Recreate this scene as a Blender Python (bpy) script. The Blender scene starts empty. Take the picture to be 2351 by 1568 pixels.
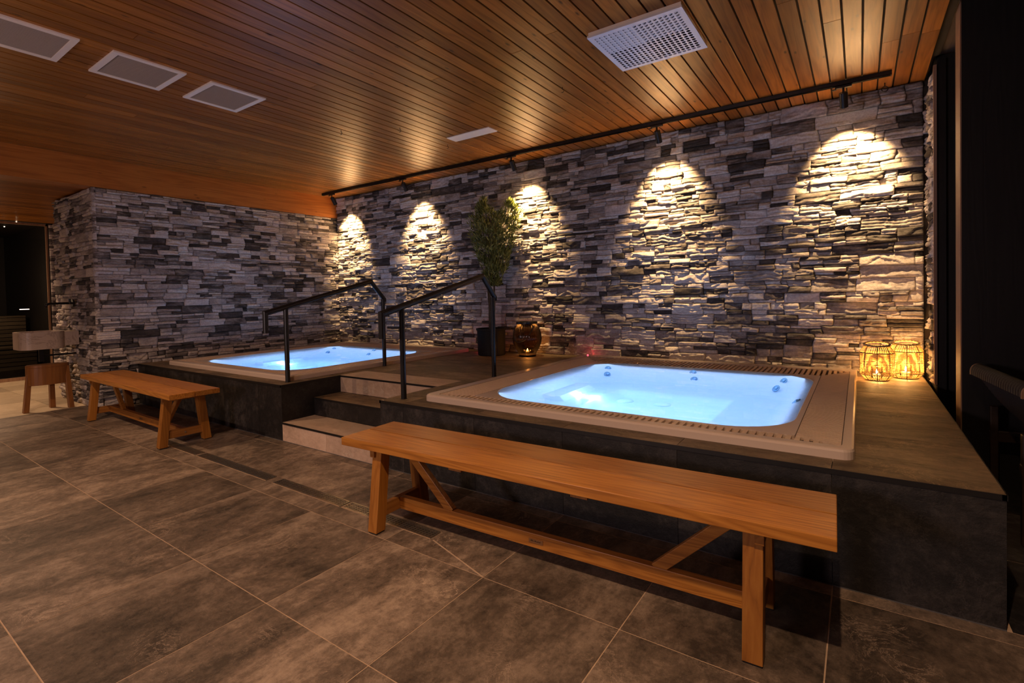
import bpy, math, random
import numpy as np
from mathutils import Vector, Matrix, Euler
random.seed(7)
SC = bpy.context.scene
COL = SC.collection

# ------------------------------------------------------------------ camera, world, view, lights
S_ = 0.857
YAW, PITCH, ROLL = (math.radians(a) for a in (34.653, -1.2687, -1.2275))
fw = Vector((-math.sin(YAW) * math.cos(PITCH), math.cos(YAW) * math.cos(PITCH), math.sin(PITCH)))
rt = Vector((math.cos(YAW), math.sin(YAW), 0.0))
up = rt.cross(fw)
r2 = rt * math.cos(ROLL) + up * math.sin(ROLL)
u2 = -rt * math.sin(ROLL) + up * math.cos(ROLL)
cam_d = bpy.data.cameras.new('camera')
cam = bpy.data.objects.new('camera', cam_d)
COL.objects.link(cam)
M = Matrix(((r2.x, u2.x, -fw.x, 1.7654 * S_), (r2.y, u2.y, -fw.y, -2.695 * S_), (r2.z, u2.z, -fw.z, 1.3666 * S_), (0, 0, 0, 1)))
cam.matrix_world = M
cam_d.sensor_width = 36.0
cam_d.lens = 1154.02 / 2351 * 36.0
cam_d.shift_y = (701.33 - 784.0) / 2351.0
cam_d.clip_start = 0.02
SC.camera = cam

SC.view_settings.view_transform = 'Standard'
SC.view_settings.look = 'None'
SC.view_settings.gamma = 1.0
SC.view_settings.use_curve_mapping = False
SC.view_settings.exposure = 1.4

world = bpy.data.worlds.new('world')
SC.world = world
world.use_nodes = True
world.node_tree.nodes['Background'].inputs[0].default_value = (0.0, 0.0, 0.0, 1)
world.node_tree.nodes['Background'].inputs[1].default_value = 0.0

def light(name, kind, loc, energy, color, aim=None, size=0.02, cone=None, blend=0.3):
    d = bpy.data.lights.new(name, kind)
    d.energy = energy
    d.color = color
    if kind == 'AREA':
        d.size = size
    else:
        d.shadow_soft_size = size
    if kind == 'SPOT':
        d.spot_size = math.radians(cone)
        d.spot_blend = blend
    o = bpy.data.objects.new(name, d)
    COL.objects.link(o)
    o.location = loc
    if aim is not None:
        o.rotation_euler = Vector(aim).to_track_quat('-Z', 'Y').to_euler()
    return o

H = 0.463          # platform height
ZC = 2.764         # ceiling
ZB = 2.446         # underside of beam
XW = -5.371        # left stone wall face
YB = 2.819         # back wall plane
XL, XR = -2.416, -1.205   # stair notch
XE = 1.917         # right end of platform
WARM = (1.0, 0.61, 0.26)
FILL = (1.0, 0.62, 0.36)
BLUE = (0.46, 0.62, 1.0)
SPOTS = [(-4.96, -0.03), (-3.445, 0.0), (-1.70, 0.0), (-0.04, 0.0), (1.42, 0.02)]
for i, (x, dx) in enumerate(SPOTS):
    light('track_spot_light', 'SPOT', (x + dx, 2.452, 2.572), 130.0, WARM, aim=(dx * 1.5, 0.574, -0.819), size=0.014, cone=77, blend=0.8)
for x, y, e in ((1.45, -1.87, 56.0), (-1.15, -1.87, 36.0), (-3.70, -1.80, 50.0)):
    light('room_downlight', 'SPOT', (x, y, 2.70), e, FILL, aim=(0, 0.12, -1), size=0.02, cone=112, blend=0.7)
light('entrance_downlight', 'SPOT', (-7.6, -1.2, 2.42), 60.0, FILL, aim=(0, 0.0, -1), size=0.03, cone=110, blend=0.6)
light('added_fill_light', 'POINT', (-0.8, -4.6, 1.4), 50.0, (1.0, 0.74, 0.74), size=0.25)  # unseen fill light added behind the camera to lift walls and vents
light('sauna_fill_light', 'POINT', (-9.35, -0.9, 1.5), 22, FILL, size=0.08)  # added just inside the glass so the bench slats show

# ------------------------------------------------------------------ materials
class NT:
    def __init__(s, name):
        s.m = bpy.data.materials.new(name)
        s.m.use_nodes = True
        s.t = s.m.node_tree
        s.b = s.t.nodes['Principled BSDF']
        s.out = s.t.nodes['Material Output']
    def n(s, typ, **kw):
        nd = s.t.nodes.new(typ)
        for k, v in kw.items():
            if k in ('inp',):
                for a, b in v.items():
                    nd.inputs[a].default_value = b
            else:
                setattr(nd, k, v)
        return nd
    def l(s, a, b):
        s.t.links.new(a, b)
    def coords(s, scale=(1, 1, 1), src='Object'):
        tc = s.n('ShaderNodeTexCoord')
        mp = s.n('ShaderNodeMapping')
        mp.inputs['Scale'].default_value = scale
        s.l(tc.outputs[src], mp.inputs['Vector'])
        return mp.outputs['Vector']
    def noise(s, vec, scale, detail=4, rough=0.55, dist=0.0):
        nd = s.n('ShaderNodeTexNoise')
        nd.inputs['Scale'].default_value = scale
        nd.inputs['Detail'].default_value = detail
        nd.inputs['Roughness'].default_value = rough
        nd.inputs['Distortion'].default_value = dist
        s.l(vec, nd.inputs['Vector'])
        return nd.outputs['Fac']
    def ramp(s, fac, stops, interp='LINEAR'):
        nd = s.n('ShaderNodeValToRGB')
        cr = nd.color_ramp
        cr.interpolation = interp
        while len(cr.elements) < len(stops):
            cr.elements.new(0.5)
        for e, (p, c) in zip(cr.elements, stops):
            e.position = p
            e.color = (c[0], c[1], c[2], 1)
        s.l(fac, nd.inputs['Fac'])
        return nd.outputs['Color']
    def mix(s, fac, a, b, mode='MIX'):
        nd = s.n('ShaderNodeMix', data_type='RGBA', blend_type=mode)
        for sock, v in ((nd.inputs['Factor'], fac), (nd.inputs[6], a), (nd.inputs[7], b)):
            if isinstance(v, (int, float)):
                sock.default_value = v
            elif isinstance(v, tuple):
                sock.default_value = (v[0], v[1], v[2], 1)
            else:
                s.l(v, sock)
        return nd.outputs[2]
    def math(s, op, a, b=0.0):
        nd = s.n('ShaderNodeMath', operation=op)
        for i, v in enumerate((a, b)):
            if isinstance(v, (int, float)):
                nd.inputs[i].default_value = v
            else:
                s.l(v, nd.inputs[i])
        return nd.outputs[0]
    def attr(s, name='rnd'):
        nd = s.n('ShaderNodeAttribute', attribute_name=name)
        return nd.outputs['Fac']
    def bump(s, h, strength=0.3, dist=0.01):
        nd = s.n('ShaderNodeBump')
        nd.inputs['Strength'].default_value = strength
        nd.inputs['Distance'].default_value = dist
        s.l(h, nd.inputs['Height'])
        s.l(nd.outputs['Normal'], s.b.inputs['Normal'])
    def set(s, **kw):
        for k, v in kw.items():
            k = k.replace('_', ' ')
            if hasattr(v, 'is_output') or not isinstance(v, (int, float, tuple)):
                s.l(v, s.b.inputs[k])
            else:
                s.b.inputs[k].default_value = (v + (1,)) if isinstance(v, tuple) and len(v) == 3 else v
        return s

def plain(name, col, rough=0.5, metal=0.0, var=0.0, scale=20.0, bump=0.0):
    t = NT(name)
    v = t.coords()
    f = t.noise(v, scale, 3)
    a = tuple(c * (1 - var) for c in col)
    b = tuple(min(1, c * (1 + var)) for c in col)
    t.set(Base_Color=t.ramp(f, [(0.3, a), (0.7, b)]), Roughness=rough, Metallic=metal)
    if bump:
        t.bump(t.noise(v, scale * 6, 3), bump, 0.002)
    return t.m

def wood(name, dark, mid, light_, axis='X', rough=0.42, knots=0.0, ring=9.0, rnd=True, bump=0.12):
    t = NT(name)
    st = {'X': (0.9, 14, 14), 'Y': (14, 0.9, 14), 'Z': (14, 14, 0.9)}[axis]
    tc = t.n('ShaderNodeTexCoord')
    vec = tc.outputs['Object']
    if rnd:
        off = t.n('ShaderNodeVectorMath', operation='SCALE')
        comb = t.n('ShaderNodeCombineXYZ')
        a = t.attr()
        for i in range(3):
            t.l(a, comb.inputs[i])
        t.l(comb.outputs[0], off.inputs[0])
        off.inputs[3].default_value = 37.0
        add = t.n('ShaderNodeVectorMath', operation='ADD')
        t.l(vec, add.inputs[0]); t.l(off.outputs[0], add.inputs[1])
        vec = add.outputs[0]
    mp = t.n('ShaderNodeMapping')
    mp.inputs['Scale'].default_value = st
    t.l(vec, mp.inputs['Vector'])
    g = t.noise(mp.outputs[0], 1.0, 2, 0.5, 0.4)
    rings = t.math('FRACT', t.math('MULTIPLY', g, ring))
    tri = t.math('ABSOLUTE', t.math('SUBTRACT', rings, 0.5))
    fine = t.n('ShaderNodeMapping')
    fine.inputs['Scale'].default_value = tuple(c * 8 if c > 1 else c * 2.5 for c in st)
    t.l(vec, fine.inputs['Vector'])
    fn = t.noise(fine.outputs[0], 1.0, 5, 0.65)
    f = t.math('ADD', t.math('MULTIPLY', tri, 0.7), t.math('MULTIPLY', fn, 0.65))
    c = t.ramp(f, [(0.12, dark), (0.45, mid), (0.85, light_)])
    big = t.noise(vec, 1.7, 2)
    c = t.mix(t.math('MULTIPLY', big, 0.5), c, mid)
    if rnd:
        c = t.mix(1.0, c, t.ramp(t.attr(), [(0.0, (0.62, 0.60, 0.58)), (1.0, (1.12, 1.12, 1.12))]), 'MULTIPLY')
    if knots:
        vo = t.n('ShaderNodeTexVoronoi')
        mk = t.n('ShaderNodeMapping')
        mk.inputs['Scale'].default_value = {'X': (4.0, 12, 0.01), 'Y': (12, 4.0, 0.01) if knots > 0.7 else (0.01, 4, 12), 'Z': (9, 0.01, 3.2)}[axis]
        t.l(vec, mk.inputs['Vector']); t.l(mk.outputs[0], vo.inputs['Vector'])
        vo.inputs['Scale'].default_value = 1.0
        k = t.ramp(vo.outputs['Distance'], [(0.04, (knots, knots, knots)), (0.13, (0, 0, 0))])
        c = t.mix(k, c, tuple(x * 0.25 for x in dark))
    t.set(Base_Color=c, Roughness=rough)
    t.b.inputs['Specular IOR Level'].default_value = 0.45
    t.bump(t.math('ADD', tri, fn), bump, 0.002)
    return t.m

def tile_mat(name, a, b, c, rough=0.5, streak=(3, 3, 3)):
    t = NT(name)
    tc = t.n('ShaderNodeTexCoord')
    comb = t.n('ShaderNodeCombineXYZ')
    at = t.attr()
    for i in range(3):
        t.l(at, comb.inputs[i])
    off = t.n('ShaderNodeVectorMath', operation='SCALE')
    t.l(comb.outputs[0], off.inputs[0]); off.inputs[3].default_value = 53.0
    add = t.n('ShaderNodeVectorMath', operation='ADD')
    t.l(tc.outputs['Object'], add.inputs[0]); t.l(off.outputs[0], add.inputs[1])
    vec = add.outputs[0]
    mp = t.n('ShaderNodeMapping'); mp.inputs['Scale'].default_value = streak
    t.l(vec, mp.inputs['Vector'])
    n1 = t.noise(mp.outputs[0], 1.0, 9, 0.72, 0.5)
    n2 = t.noise(vec, 30.0, 7, 0.8)
    mq = t.n('ShaderNodeMapping'); mq.inputs['Scale'].default_value = tuple(c * 6 for c in streak)
    t.l(vec, mq.inputs['Vector'])
    nm = t.noise(mq.outputs[0], 1.0, 8, 0.78, 0.3)
    f = t.math('ADD', t.math('ADD', t.math('MULTIPLY', n1, 0.52), t.math('MULTIPLY', nm, 0.30)), t.math('MULTIPLY', n2, 0.24))
    col = t.ramp(f, [(0.44, a), (0.53, b), (0.63, c)])
    # chalky veins and small white flecks of the slate print
    n3 = t.noise(vec, 5.0, 8, 0.75, 1.6)
    vein = t.ramp(t.math('ABSOLUTE', t.math('SUBTRACT', n3, 0.5)), [(0.0, (1, 1, 1)), (0.012, (0, 0, 0))])
    n4 = t.noise(vec, 3.0, 2)
    vm = t.math('MULTIPLY', vein, t.ramp(n4, [(0.52, (0, 0, 0)), (0.68, (0.6, 0.6, 0.6))]))
    col = t.mix(vm, col, tuple(min(1, x * 2.2) for x in c))
    fl = t.ramp(t.noise(vec, 170.0, 2), [(0.70, (0, 0, 0)), (0.76, (0.7, 0.7, 0.7))])
    col = t.mix(t.math('MULTIPLY', fl, t.ramp(n3, [(0.5, (0, 0, 0)), (0.6, (1, 1, 1))])), col, tuple(min(1, x * 2.4) for x in c))
    col = t.mix(1.0, col, t.ramp(at, [(0.0, (0.74, 0.74, 0.74)), (1.0, (1.28, 1.28, 1.28))]), 'MULTIPLY')
    t.set(Base_Color=col, Roughness=t.ramp(n1, [(0.3, (rough + 0.12,) * 3), (0.7, (rough - 0.08,) * 3)]))
    t.bump(t.math('ADD', n1, t.math('MULTIPLY', n2, 0.5)), 0.65, 0.008)
    return t.m

def stone_mat(name):
    t = NT(name)
    tc = t.n('ShaderNodeTexCoord')
    at = t.attr()
    comb = t.n('ShaderNodeCombineXYZ')
    for i in range(3):
        t.l(at, comb.inputs[i])
    off = t.n('ShaderNodeVectorMath', operation='SCALE')
    t.l(comb.outputs[0], off.inputs[0]); off.inputs[3].default_value = 3.0
    add = t.n('ShaderNodeVectorMath', operation='ADD')
    t.l(tc.outputs['Object'], add.inputs[0]); t.l(off.outputs[0], add.inputs[1])
    vec = add.outputs[0]
    mp = t.n('ShaderNodeMapping'); mp.inputs['Scale'].default_value = (5, 5, 13)
    t.l(vec, mp.inputs['Vector'])
    n1 = t.noise(mp.outputs[0], 1.0, 5, 0.6, 0.6)
    n2 = t.noise(vec, 55.0, 5, 0.7)
    tone = t.math('ADD', t.math('MULTIPLY', at, 0.55), t.math('MULTIPLY', n1, 0.62))
    col = t.ramp(tone, [(0.20, (0.028, 0.026, 0.027)), (0.38, (0.085, 0.077, 0.077)), (0.52, (0.27, 0.24, 0.232)), (0.78, (0.56, 0.50, 0.47))])
    col = t.mix(0.45, col, t.ramp(n2, [(0.3, (0.25, 0.25, 0.25)), (0.7, (0.95, 0.95, 0.95))]), 'OVERLAY')
    t.set(Base_Color=col, Roughness=0.85)
    t.b.inputs['Specular IOR Level'].default_value = 0.25
    t.bump(t.math('ADD', n2, t.noise(vec, 160.0, 3)), 0.5, 0.004)
    return t.m

def emis(name, col, strength):
    t = NT(name)
    t.set(Base_Color=(0.02, 0.02, 0.02), Roughness=0.5)
    t.b.inputs['Emission Color'].default_value = col + (1,)
    t.b.inputs['Emission Strength'].default_value = strength
    return t.m

def glassy(name, tint, fac_scale=1.0, rough=0.02, ior=1.33, bump=0.0, bscale=3.0):
    t = NT(name)
    t.t.nodes.remove(t.b)
    tr = t.n('ShaderNodeBsdfTransparent'); tr.inputs[0].default_value = tint + (1,)
    gl = t.n('ShaderNodeBsdfGlossy'); gl.inputs['Roughness'].default_value = rough
    fr = t.n('ShaderNodeFresnel'); fr.inputs['IOR'].default_value = ior
    mx = t.n('ShaderNodeMixShader')
    t.l(t.math('MULTIPLY', fr.outputs[0], fac_scale), mx.inputs[0])
    t.l(tr.outputs[0], mx.inputs[1]); t.l(gl.outputs[0], mx.inputs[2])
    t.l(mx.outputs[0], t.out.inputs['Surface'])
    if bump:
        bp = t.n('ShaderNodeBump'); bp.inputs['Strength'].default_value = bump; bp.inputs['Distance'].default_value = 0.01
        t.l(t.noise(t.coords(), bscale, 2), bp.inputs['Height'])
        t.l(bp.outputs[0], gl.inputs['Normal']); t.l(bp.outputs[0], fr.inputs['Normal'])
    return t.m

MT = {}
MT['stone'] = stone_mat('stacked_stone')
MT['slate'] = tile_mat('slate_floor_tile', (0.055, 0.042, 0.033), (0.160, 0.120, 0.092), (0.370, 0.285, 0.220), 0.42, (2.2, 1.2, 3))
MT['deck'] = tile_mat('slate_deck_tile', (0.065, 0.044, 0.024), (0.135, 0.093, 0.053), (0.230, 0.162, 0.095), 0.55, (1.3, 3.5, 3))
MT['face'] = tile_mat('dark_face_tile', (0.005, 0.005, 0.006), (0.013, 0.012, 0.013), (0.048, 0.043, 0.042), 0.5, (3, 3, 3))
MT['lighttile'] = tile_mat('light_step_tile', (0.42, 0.30, 0.22), (0.56, 0.41, 0.31), (0.66, 0.50, 0.39), 0.5, (1.5, 3, 3))
MT['beigetile'] = tile_mat('beige_entrance_tile', (0.42, 0.33, 0.22), (0.52, 0.42, 0.29), (0.60, 0.49, 0.35), 0.4, (1, 1, 1))
MT['grout'] = plain('tan_grout', (0.52, 0.38, 0.27), 0.9, var=0.15)
MT['greygrout'] = plain('grey_grout', (0.10, 0.10, 0.11), 0.9, var=0.1)
MT['darkgrout'] = plain('dark_grout', (0.03, 0.027, 0.024), 0.9, var=0.1)
MT['nosing'] = plain('black_nosing', (0.008, 0.008, 0.009), 0.45)
MT['ceiling'] = wood('ceiling_board_wood', (0.13, 0.042, 0.007), (0.38, 0.143, 0.023), (0.56, 0.235, 0.045), 'Y', 0.34, knots=0.85, ring=5)
MT['gap'] = plain('ceiling_gap', (0.012, 0.008, 0.006), 0.8)
MT['beam'] = wood('beam_wood', (0.22, 0.07, 0.014), (0.44, 0.155, 0.030), (0.58, 0.23, 0.05), 'Y', 0.38, knots=0.6, ring=4)
MT['teak'] = wood('teak_x', (0.13, 0.043, 0.007), (0.40, 0.155, 0.024), (0.62, 0.28, 0.052), 'X', 0.40, ring=9)
MT['teakz'] = wood('teak_z', (0.18, 0.065, 0.010), (0.44, 0.170, 0.026), (0.60, 0.27, 0.050), 'Z', 0.42, ring=6)
MT['teaky'] = wood('teak_y', (0.20, 0.075, 0.016), (0.38, 0.155, 0.032), (0.52, 0.235, 0.058), 'Y', 0.42, ring=6)
MT['stoolwood'] = wood('stool_wood', (0.17, 0.065, 0.018), (0.30, 0.12, 0.033), (0.40, 0.17, 0.05), 'Z', 0.40, ring=4)
MT['shadedteak'] = wood('shaded_teak', (0.012, 0.006, 0.003), (0.028, 0.014, 0.007), (0.05, 0.026, 0.012), 'X', 0.5, ring=5)  # chair wood with shade put into its colour, keeps the legs dark
MT['blackwood'] = wood('black_stained_wood', (0.004, 0.004, 0.004), (0.008, 0.007, 0.007), (0.013, 0.012, 0.012), 'Z', 0.5, ring=6, rnd=False)
MT['edgewood'] = wood('raw_edge_wood', (0.20, 0.11, 0.06), (0.30, 0.17, 0.10), (0.40, 0.25, 0.15), 'Z', 0.6, ring=5, rnd=False)
MT['greyboard'] = wood('grey_soffit_wood', (0.07, 0.05, 0.04), (0.12, 0.09, 0.07), (0.17, 0.13, 0.10), 'Y', 0.6, ring=5)
MT['slats'] = wood('sauna_wood', (0.03, 0.022, 0.013), (0.07, 0.052, 0.03), (0.11, 0.085, 0.05), 'Y', 0.6, ring=5)
MT['black'] = plain('black_powder_coat', (0.010, 0.010, 0.011), 0.38)
MT['blackmatte'] = plain('black_matte', (0.004, 0.0045, 0.005), 0.7)
MT['acrylic'] = NT('beige_acrylic').set(Base_Color=(0.62, 0.50, 0.42), Roughness=0.22).m
MT['grille'] = plain('beige_overflow_grille', (0.64, 0.48, 0.36), 0.45, var=0.04)
MT['basin'] = NT('white_basin').set(Base_Color=(0.92, 0.95, 0.97), Roughness=0.4).m
MT['jet'] = plain('blue_chrome_jet', (0.28, 0.50, 0.66), 0.25, metal=0.6)
MT['jetring'] = plain('pale_chrome_ring', (0.35, 0.60, 0.80), 0.2, metal=0.5)
MT['water'] = glassy('pool_water', (0.80, 0.93, 1.0), 0.55, 0.015, 1.33, bump=0.05, bscale=2.2)
_t = MT['water'].node_tree
_va = _t.nodes.new('ShaderNodeVolumeAbsorption')
_va.inputs['Color'].default_value = (0.30, 0.66, 1.0, 1)
_va.inputs['Density'].default_value = 0.75
_t.links.new(_va.outputs[0], _t.nodes['Material Output'].inputs['Volume'])
MT['steel'] = plain('brushed_steel', (0.45, 0.40, 0.34), 0.32, metal=0.9)
MT['drainpit'] = plain('drain_pit', (0.01, 0.009, 0.008), 0.8)
MT['whitemetal'] = plain('white_painted_metal', (0.96, 0.88, 0.80), 0.4)
MT['ventback'] = plain('vent_backing', (0.10, 0.08, 0.065), 0.7)
MT['ventgrille'] = plain('beige_vent_grille', (0.50, 0.42, 0.36), 0.5)
MT['perfwhite'] = plain('cool_white_diffuser', (0.80, 0.80, 0.86), 0.4)
MT['hole'] = plain('diffuser_hole', (0.03, 0.03, 0.05), 0.7)
MT['marble'] = None
t = NT('veined_marble')
v = t.coords((3, 3, 3))
n1 = t.noise(v, 1.0, 6, 0.6, 2.0)
t.set(Base_Color=t.mix(t.ramp(t.math('ABSOLUTE', t.math('SUBTRACT', n1, 0.5)), [(0.0, (0.55, 0.55, 0.55)), (0.03, (0, 0, 0))]), (0.56, 0.45, 0.38), (0.26, 0.19, 0.15)), Roughness=0.35)
MT['marble'] = t.m
MT['leaf'] = None
t = NT('olive_leaf')
t.set(Base_Color=t.ramp(t.attr(), [(0.0, (0.06, 0.09, 0.02)), (0.5, (0.16, 0.20, 0.045)), (1.0, (0.36, 0.38, 0.09))]), Roughness=0.45)
MT['leaf'] = t.m
MT['bark'] = plain('olive_bark', (0.10, 0.075, 0.05), 0.85, var=0.3, scale=30, bump=0.4)
MT['soil'] = plain('dark_soil', (0.02, 0.014, 0.010), 0.95, var=0.3, scale=60, bump=0.6)
MT['amber'] = glassy('amber_ribbed_glass', (0.34, 0.23, 0.15), 1.0, 0.15, 1.5)
MT['glass'] = glassy('clear_glass', (0.62, 0.62, 0.62), 0.35, 0.0, 1.45)
MT['tealight'] = glassy('candle_glass', (0.95, 0.9, 0.85), 1.0, 0.03, 1.45)
MT['leather'] = plain('dark_handle', (0.03, 0.018, 0.012), 0.5)
MT['wicker'] = plain('wicker_cord', (0.60, 0.42, 0.17), 0.6, var=0.2, scale=60)
MT['wire'] = plain('dark_wicker_wire', (0.10, 0.06, 0.02), 0.5)
MT['rope'] = plain('jute_rope', (0.42, 0.31, 0.16), 0.8, var=0.2, scale=80, bump=0.4)
MT['wax'] = plain('candle_wax', (0.75, 0.62, 0.42), 0.5)
MT['flame'] = emis('candle_flame', (1.0, 0.62, 0.22), 60.0)
MT['flame_deep'] = emis('orange_candle_flame', (1.0, 0.42, 0.08), 70.0)
MT['lens'] = emis('lit_spot_lens', (1.0, 0.70, 0.38), 20.0)
MT['pool_lens'] = emis('pool_lamp_lens', (0.80, 0.90, 1.0), 40.0)
MT['redled'] = emis('red_led', (1.0, 0.06, 0.04), 25.0)
MT['star'] = emis('warm_star_led', (1.0, 0.75, 0.5), 12.0)
MT['strip'] = emis('pale_reflection_glow', (1.0, 0.80, 0.62), 1.2)  # glow for the bar that imitates a reflection on the glass
MT['weave'] = plain('shaded_charcoal_weave', (0.013, 0.013, 0.015), 0.75, var=0.3, scale=90)  # charcoal rope, darkened further in place of shade on the chair
MT['plate'] = plain('tag_plate', (0.30, 0.15, 0.06), 0.3, metal=0.4)
MT['tagink'] = plain('tag_lettering', (0.06, 0.025, 0.01), 0.6)
MT['rubber'] = plain('black_rubber', (0.006, 0.006, 0.006), 0.7)
MT['darkwall'] = plain('dark_plaster', (0.05, 0.038, 0.03), 0.8)

# ------------------------------------------------------------------ mesh helpers
class MB:
    def __init__(s):
        s.v = []; s.f = []; s.r = []
    def add(s, vs, fs, r=0.5):
        n = len(s.v)
        s.v += [tuple(p) for p in vs]
        s.f += [tuple(i + n for i in f) for f in fs]
        s.r += [r] * len(vs)
        return s
    def box(s, x0, x1, y0, y1, z0, z1, r=0.5):
        vs = [(x, y, z) for z in (z0, z1) for y in (y0, y1) for x in (x0, x1)]
        return s.add(vs, [(0, 2, 3, 1), (4, 5, 7, 6), (0, 1, 5, 4), (2, 6, 7, 3), (0, 4, 6, 2), (1, 3, 7, 5)], r)
    def bar(s, p0, p1, w, h, side=None, r=0.5):
        """box from p0 to p1, w along side, h along the other"""
        p0, p1 = Vector(p0), Vector(p1)
        d = (p1 - p0).normalized()
        sd = Vector(side) if side is not None else (Vector((0, 0, 1)).cross(d) if abs(d.z) < 0.9 else Vector((1, 0, 0)))
        sd = (sd - d * sd.dot(d)).normalized()
        o = d.cross(sd)
        vs = [p + sd * a * w / 2 + o * b * h / 2 for p in (p0, p1) for b in (-1, 1) for a in (-1, 1)]
        return s.add(vs, [(0, 2, 3, 1), (4, 5, 7, 6), (0, 1, 5, 4), (2, 6, 7, 3), (0, 4, 6, 2), (1, 3, 7, 5)], r)
    def hexa(s, bot, top, r=0.5):
        """two quads (4 points each) joined"""
        return s.add(list(bot) + list(top), [(3, 2, 1, 0), (4, 5, 6, 7), (0, 1, 5, 4), (1, 2, 6, 5), (2, 3, 7, 6), (3, 0, 4, 7)], r)
    def tube(s, pts, rad, n=10, closed=False, r=0.5):
        pts = [Vector(p) for p in pts]
        m = len(pts)
        rads = rad if isinstance(rad, (list, tuple)) else [rad] * m
        vs = []; prev = None
        for i, p in enumerate(pts):
            a = pts[(i - 1) % m] if (closed or i > 0) else p
            b = pts[(i + 1) % m] if (closed or i < m - 1) else p
            t1 = (p - a).normalized() if (p - a).length > 1e-9 else None
            t2 = (b - p).normalized() if (b - p).length > 1e-9 else None
            d = (t1 or t2) + (t2 or t1)
            d.normalize()
            k = 1.0
            if t1 and t2:
                c = max(0.3, d.dot(t1)); k = 1.0 / c
            if prev is None:
                ref = Vector((0, 0, 1)) if abs(d.z) < 0.9 else Vector((1, 0, 0))
                prev = d.cross(ref).normalized()
            sd = (prev - d * prev.dot(d)).normalized()
            prev = sd
            o = d.cross(sd)
            # mitre: stretch in the bend plane
            bend = None
            if t1 and t2 and (t2 - t1).length > 1e-3:
                bend = (t2 - t1).normalized()
            for j in range(n):
                an = 2 * math.pi * j / n
                q = sd * math.cos(an) * rads[i] + o * math.sin(an) * rads[i]
                if bend is not None:
                    q = q + bend * q.dot(bend) * (k - 1)
                vs.append(p + q)
        fs = []
        for i in range(m if closed else m - 1):
            for j in range(n):
                a = i * n + j; b = i * n + (j + 1) % n
                c = ((i + 1) % m) * n + (j + 1) % n; d_ = ((i + 1) % m) * n + j
                fs.append((a, b, c, d_))
        if not closed:
            fs.append(tuple(range(n))[::-1]); fs.append(tuple((m - 1) * n + j for j in range(n)))
        return s.add(vs, fs, r)
    def lathe(s, prof, n=32, c=(0, 0, 0), r=0.5, mod=None, cap=True):
        vs = []
        for rr, z in prof:
            for j in range(n):
                an = 2 * math.pi * j / n
                q = rr * (mod(an, z) if mod else 1.0)
                vs.append((c[0] + q * math.cos(an), c[1] + q * math.sin(an), c[2] + z))
        fs = []
        for i in range(len(prof) - 1):
            for j in range(n):
                fs.append((i * n + j, i * n + (j + 1) % n, (i + 1) * n + (j + 1) % n, (i + 1) * n + j))
        if cap:
            fs.append(tuple(range(n))[::-1]); fs.append(tuple((len(prof) - 1) * n + j for j in range(n)))
        return s.add(vs, fs, r)
    def prism(s, poly, z0, z1, r=0.5):
        n = len(poly)
        vs = [(x, y, z0) for x, y in poly] + [(x, y, z1) for x, y in poly]
        fs = [tuple(range(n))[::-1], tuple(range(n, 2 * n))] + [(i, (i + 1) % n, n + (i + 1) % n, n + i) for i in range(n)]
        return s.add(vs, fs, r)
    def loft(s, rings, r=0.5, cap0=False, cap1=False):
        n = len(rings[0]); vs = [p for rg in rings for p in rg]
        fs = [(i * n + j, i * n + (j + 1) % n, (i + 1) * n + (j + 1) % n, (i + 1) * n + j) for i in range(len(rings) - 1) for j in range(n)]
        if cap0: fs.append(tuple(range(n))[::-1])
        if cap1: fs.append(tuple((len(rings) - 1) * n + j for j in range(n)))
        return s.add(vs, fs, r)

def mesh_np(name, V, F, R=None):
    me = bpy.data.meshes.new(name)
    V = np.asarray(V, np.float32); F = np.asarray(F, np.int32)
    me.vertices.add(len(V)); me.vertices.foreach_set('co', V.ravel())
    k = F.shape[1]
    me.loops.add(F.size); me.loops.foreach_set('vertex_index', F.ravel())
    me.polygons.add(len(F)); me.polygons.foreach_set('loop_start', np.arange(0, F.size, k, dtype=np.int32))
    me.update(calc_edges=True)
    if R is not None:
        a = me.attributes.new('rnd', 'FLOAT', 'POINT'); a.data.foreach_set('value', np.asarray(R, np.float32))
    me.validate()
    return me

def obj(name, mb, mat, parent=None, bevel=0.0, smooth=False, seg=2, recalc=True):
    if isinstance(mb, MB):
        me = bpy.data.meshes.new(name)
        me.from_pydata(mb.v, [], mb.f)
        a = me.attributes.new('rnd', 'FLOAT', 'POINT')
        a.data.foreach_set('value', np.array(mb.r, np.float32))
        if recalc:
            import bmesh
            b = bmesh.new(); b.from_mesh(me)
            bmesh.ops.recalc_face_normals(b, faces=b.faces)
            b.to_mesh(me); b.free()
    else:
        me = mb
    me.materials.append(MT[mat] if isinstance(mat, str) else mat)
    o = bpy.data.objects.new(name, me)
    COL.objects.link(o)
    if parent is not None:
        o.parent = parent
    if smooth:
        for p in me.polygons:
            p.use_smooth = True
    if bevel:
        m = o.modifiers.new('bevel', 'BEVEL')
        m.width = bevel; m.segments = seg; m.limit_method = 'ANGLE'; m.angle_limit = math.radians(40)
    return o

def tag(o, label, cat, group=None, kind=None):
    o['label'] = label; o['category'] = cat
    if group: o['group'] = group
    if kind: o['kind'] = kind
    return o

def thing(name, label, cat, loc=(0, 0, 0), rz=0.0, group=None):
    o = bpy.data.objects.new(name, None)
    COL.objects.link(o)
    o.empty_display_size = 0.1
    o.location = loc; o.rotation_euler = (0, 0, rz)
    return tag(o, label, cat, group)

def struct(name, mb, mat, **kw):
    o = obj(name, mb, mat, **kw)
    o['kind'] = 'structure'
    return o

def copy_tree(o, parent=None):
    c = o.copy(); COL.objects.link(c)
    if parent is not None:
        c.parent = parent
    for ch in list(o.children):
        copy_tree(ch, c)
    return c

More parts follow.
